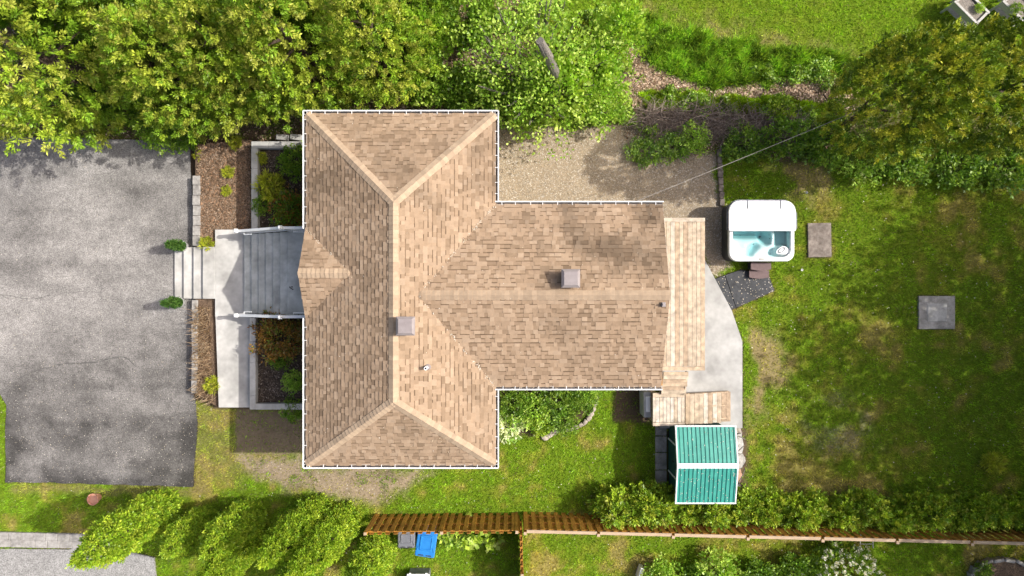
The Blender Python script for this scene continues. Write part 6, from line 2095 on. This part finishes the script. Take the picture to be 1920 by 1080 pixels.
# fallen white petals everywhere
rng = np.random.default_rng(80)
X, Y, Z, Ss = [], [], [], []
def pet(x, y, z, s):
    X.append(x); Y.append(y); Z.append(z); Ss.append(np.broadcast_to(s, np.shape(x)))
n = 3000
x = rng.uniform(-18.3, -11.2, n); y = rng.uniform(-6.9, 5.2, n)
k = in_poly(x, y, ZONES['driveway']) & (rng.random(n) < (0.35 + 0.65 * sstep(-1, -5, y)) * (0.3 + 1.2 * fbm(x, y, 1.5, 14)))
pet(x[k], y[k], np.full(k.sum(), 0.036), 0.025)
n = 4200
x = rng.uniform(-18, 18, n); y = rng.uniform(-10, 5, n)
d = lut(_d, x, y)
k = (d > 0.4) & (rng.random(n) < 0.33 * (0.2 + 1.6 * fbm(x, y, 2.0, 15)) * np.where((x > 7) & (x < 10.5), 2.0, 1.0))
pet(x[k], y[k], gz(x[k], y[k]) + 0.05, 0.04)
n = 900
x = rng.uniform(7.2, 9.3, n); y = rng.uniform(-0.9, 0.7, n)
k = in_poly(x, y, px_poly([(1341, 523), (1389, 506), (1441, 515), (1452, 545), (1369, 581)])) & (rng.random(n) < 0.25)
pet(x[k], y[k], np.full(k.sum(), 0.078), 0.04)
n = 130
x = rng.uniform(sx0 + .1, sx1 - .1, n); y = np.where(rng.random(n) < .72, rng.uniform(sy0 + .05, sry - .1, n), rng.uniform(sry + .1, sy1 - .05, n))
z = np.where(y < sry, SE + (y - sy0) * (SR - SE) / (sry - sy0), SE + (sy1 - y) * (SR - SE) / (sy1 - sry)) + 0.035
pet(x, y, z, 0.035)
for (a, b, n) in (((WRX, WRY, HW), (XR, WYT, HE), 170), ((WRX, WRY, HW), (XR, WYB, HE), 150), ((PRX, PRY, HP), (XL, PY1, HE), 34)):
    t = rng.random(n) ** 0.7
    x = a[0] + (b[0] - a[0]) * t + rng.normal(size=n) * 0.022; y = a[1] + (b[1] - a[1]) * t + rng.normal(size=n) * 0.022
    x = x + (fbm(t * 30, t * 0, 1.0, 3) - .5) * 0.05
    k = rng.random(n) < (0.15 + 1.3 * (fbm(t * 40, t * 0, 3.0, 9) > 0.48))
    x, y = x[k], y[k]
    pet(x, y, np.array([roof_z(u, v) for u, v in zip(x, y)]) + 0.035, 0.034)
n = 260
x = rng.uniform(XL, WX, n); y = rng.uniform(YB, YT, n)
z = np.array([roof_z(u, v) for u, v in zip(x, y)]); k = (z > HE) & (rng.random(n) < .6)
pet(x[k], y[k], z[k] + 0.03, 0.028)
x = rng.uniform(WX - 5, WX, 60); pet(x, np.full(60, WYB - 0.07) + rng.normal(size=60) * .02, np.full(60, HE - 0.06), 0.035)
X, Y, Z, Ss = map(np.concatenate, (X, Y, Z, Ss))
n = len(X)
D = np.stack([rng.normal(size=n), rng.normal(size=n), rng.normal(size=n) * 0.15], 1)
V, F, Cc = leaves(np.stack([X, Y, Z], 1), D, Ss * rng.uniform(.6, 1.4, n), Ss * rng.uniform(.5, 1.0, n), pick_cols([(0.68, 0.65, 0.60), (0.60, 0.54, 0.46), (0.52, 0.45, 0.35)], n, rng, .06), rng, 0, 0.2)
tag(link('fallen_petals', np_mesh('fallen_petals', V, F, Cc, M['petal'])), 'small white petals and seeds fallen over drive, roofs and grass', None, None, 'stuff')
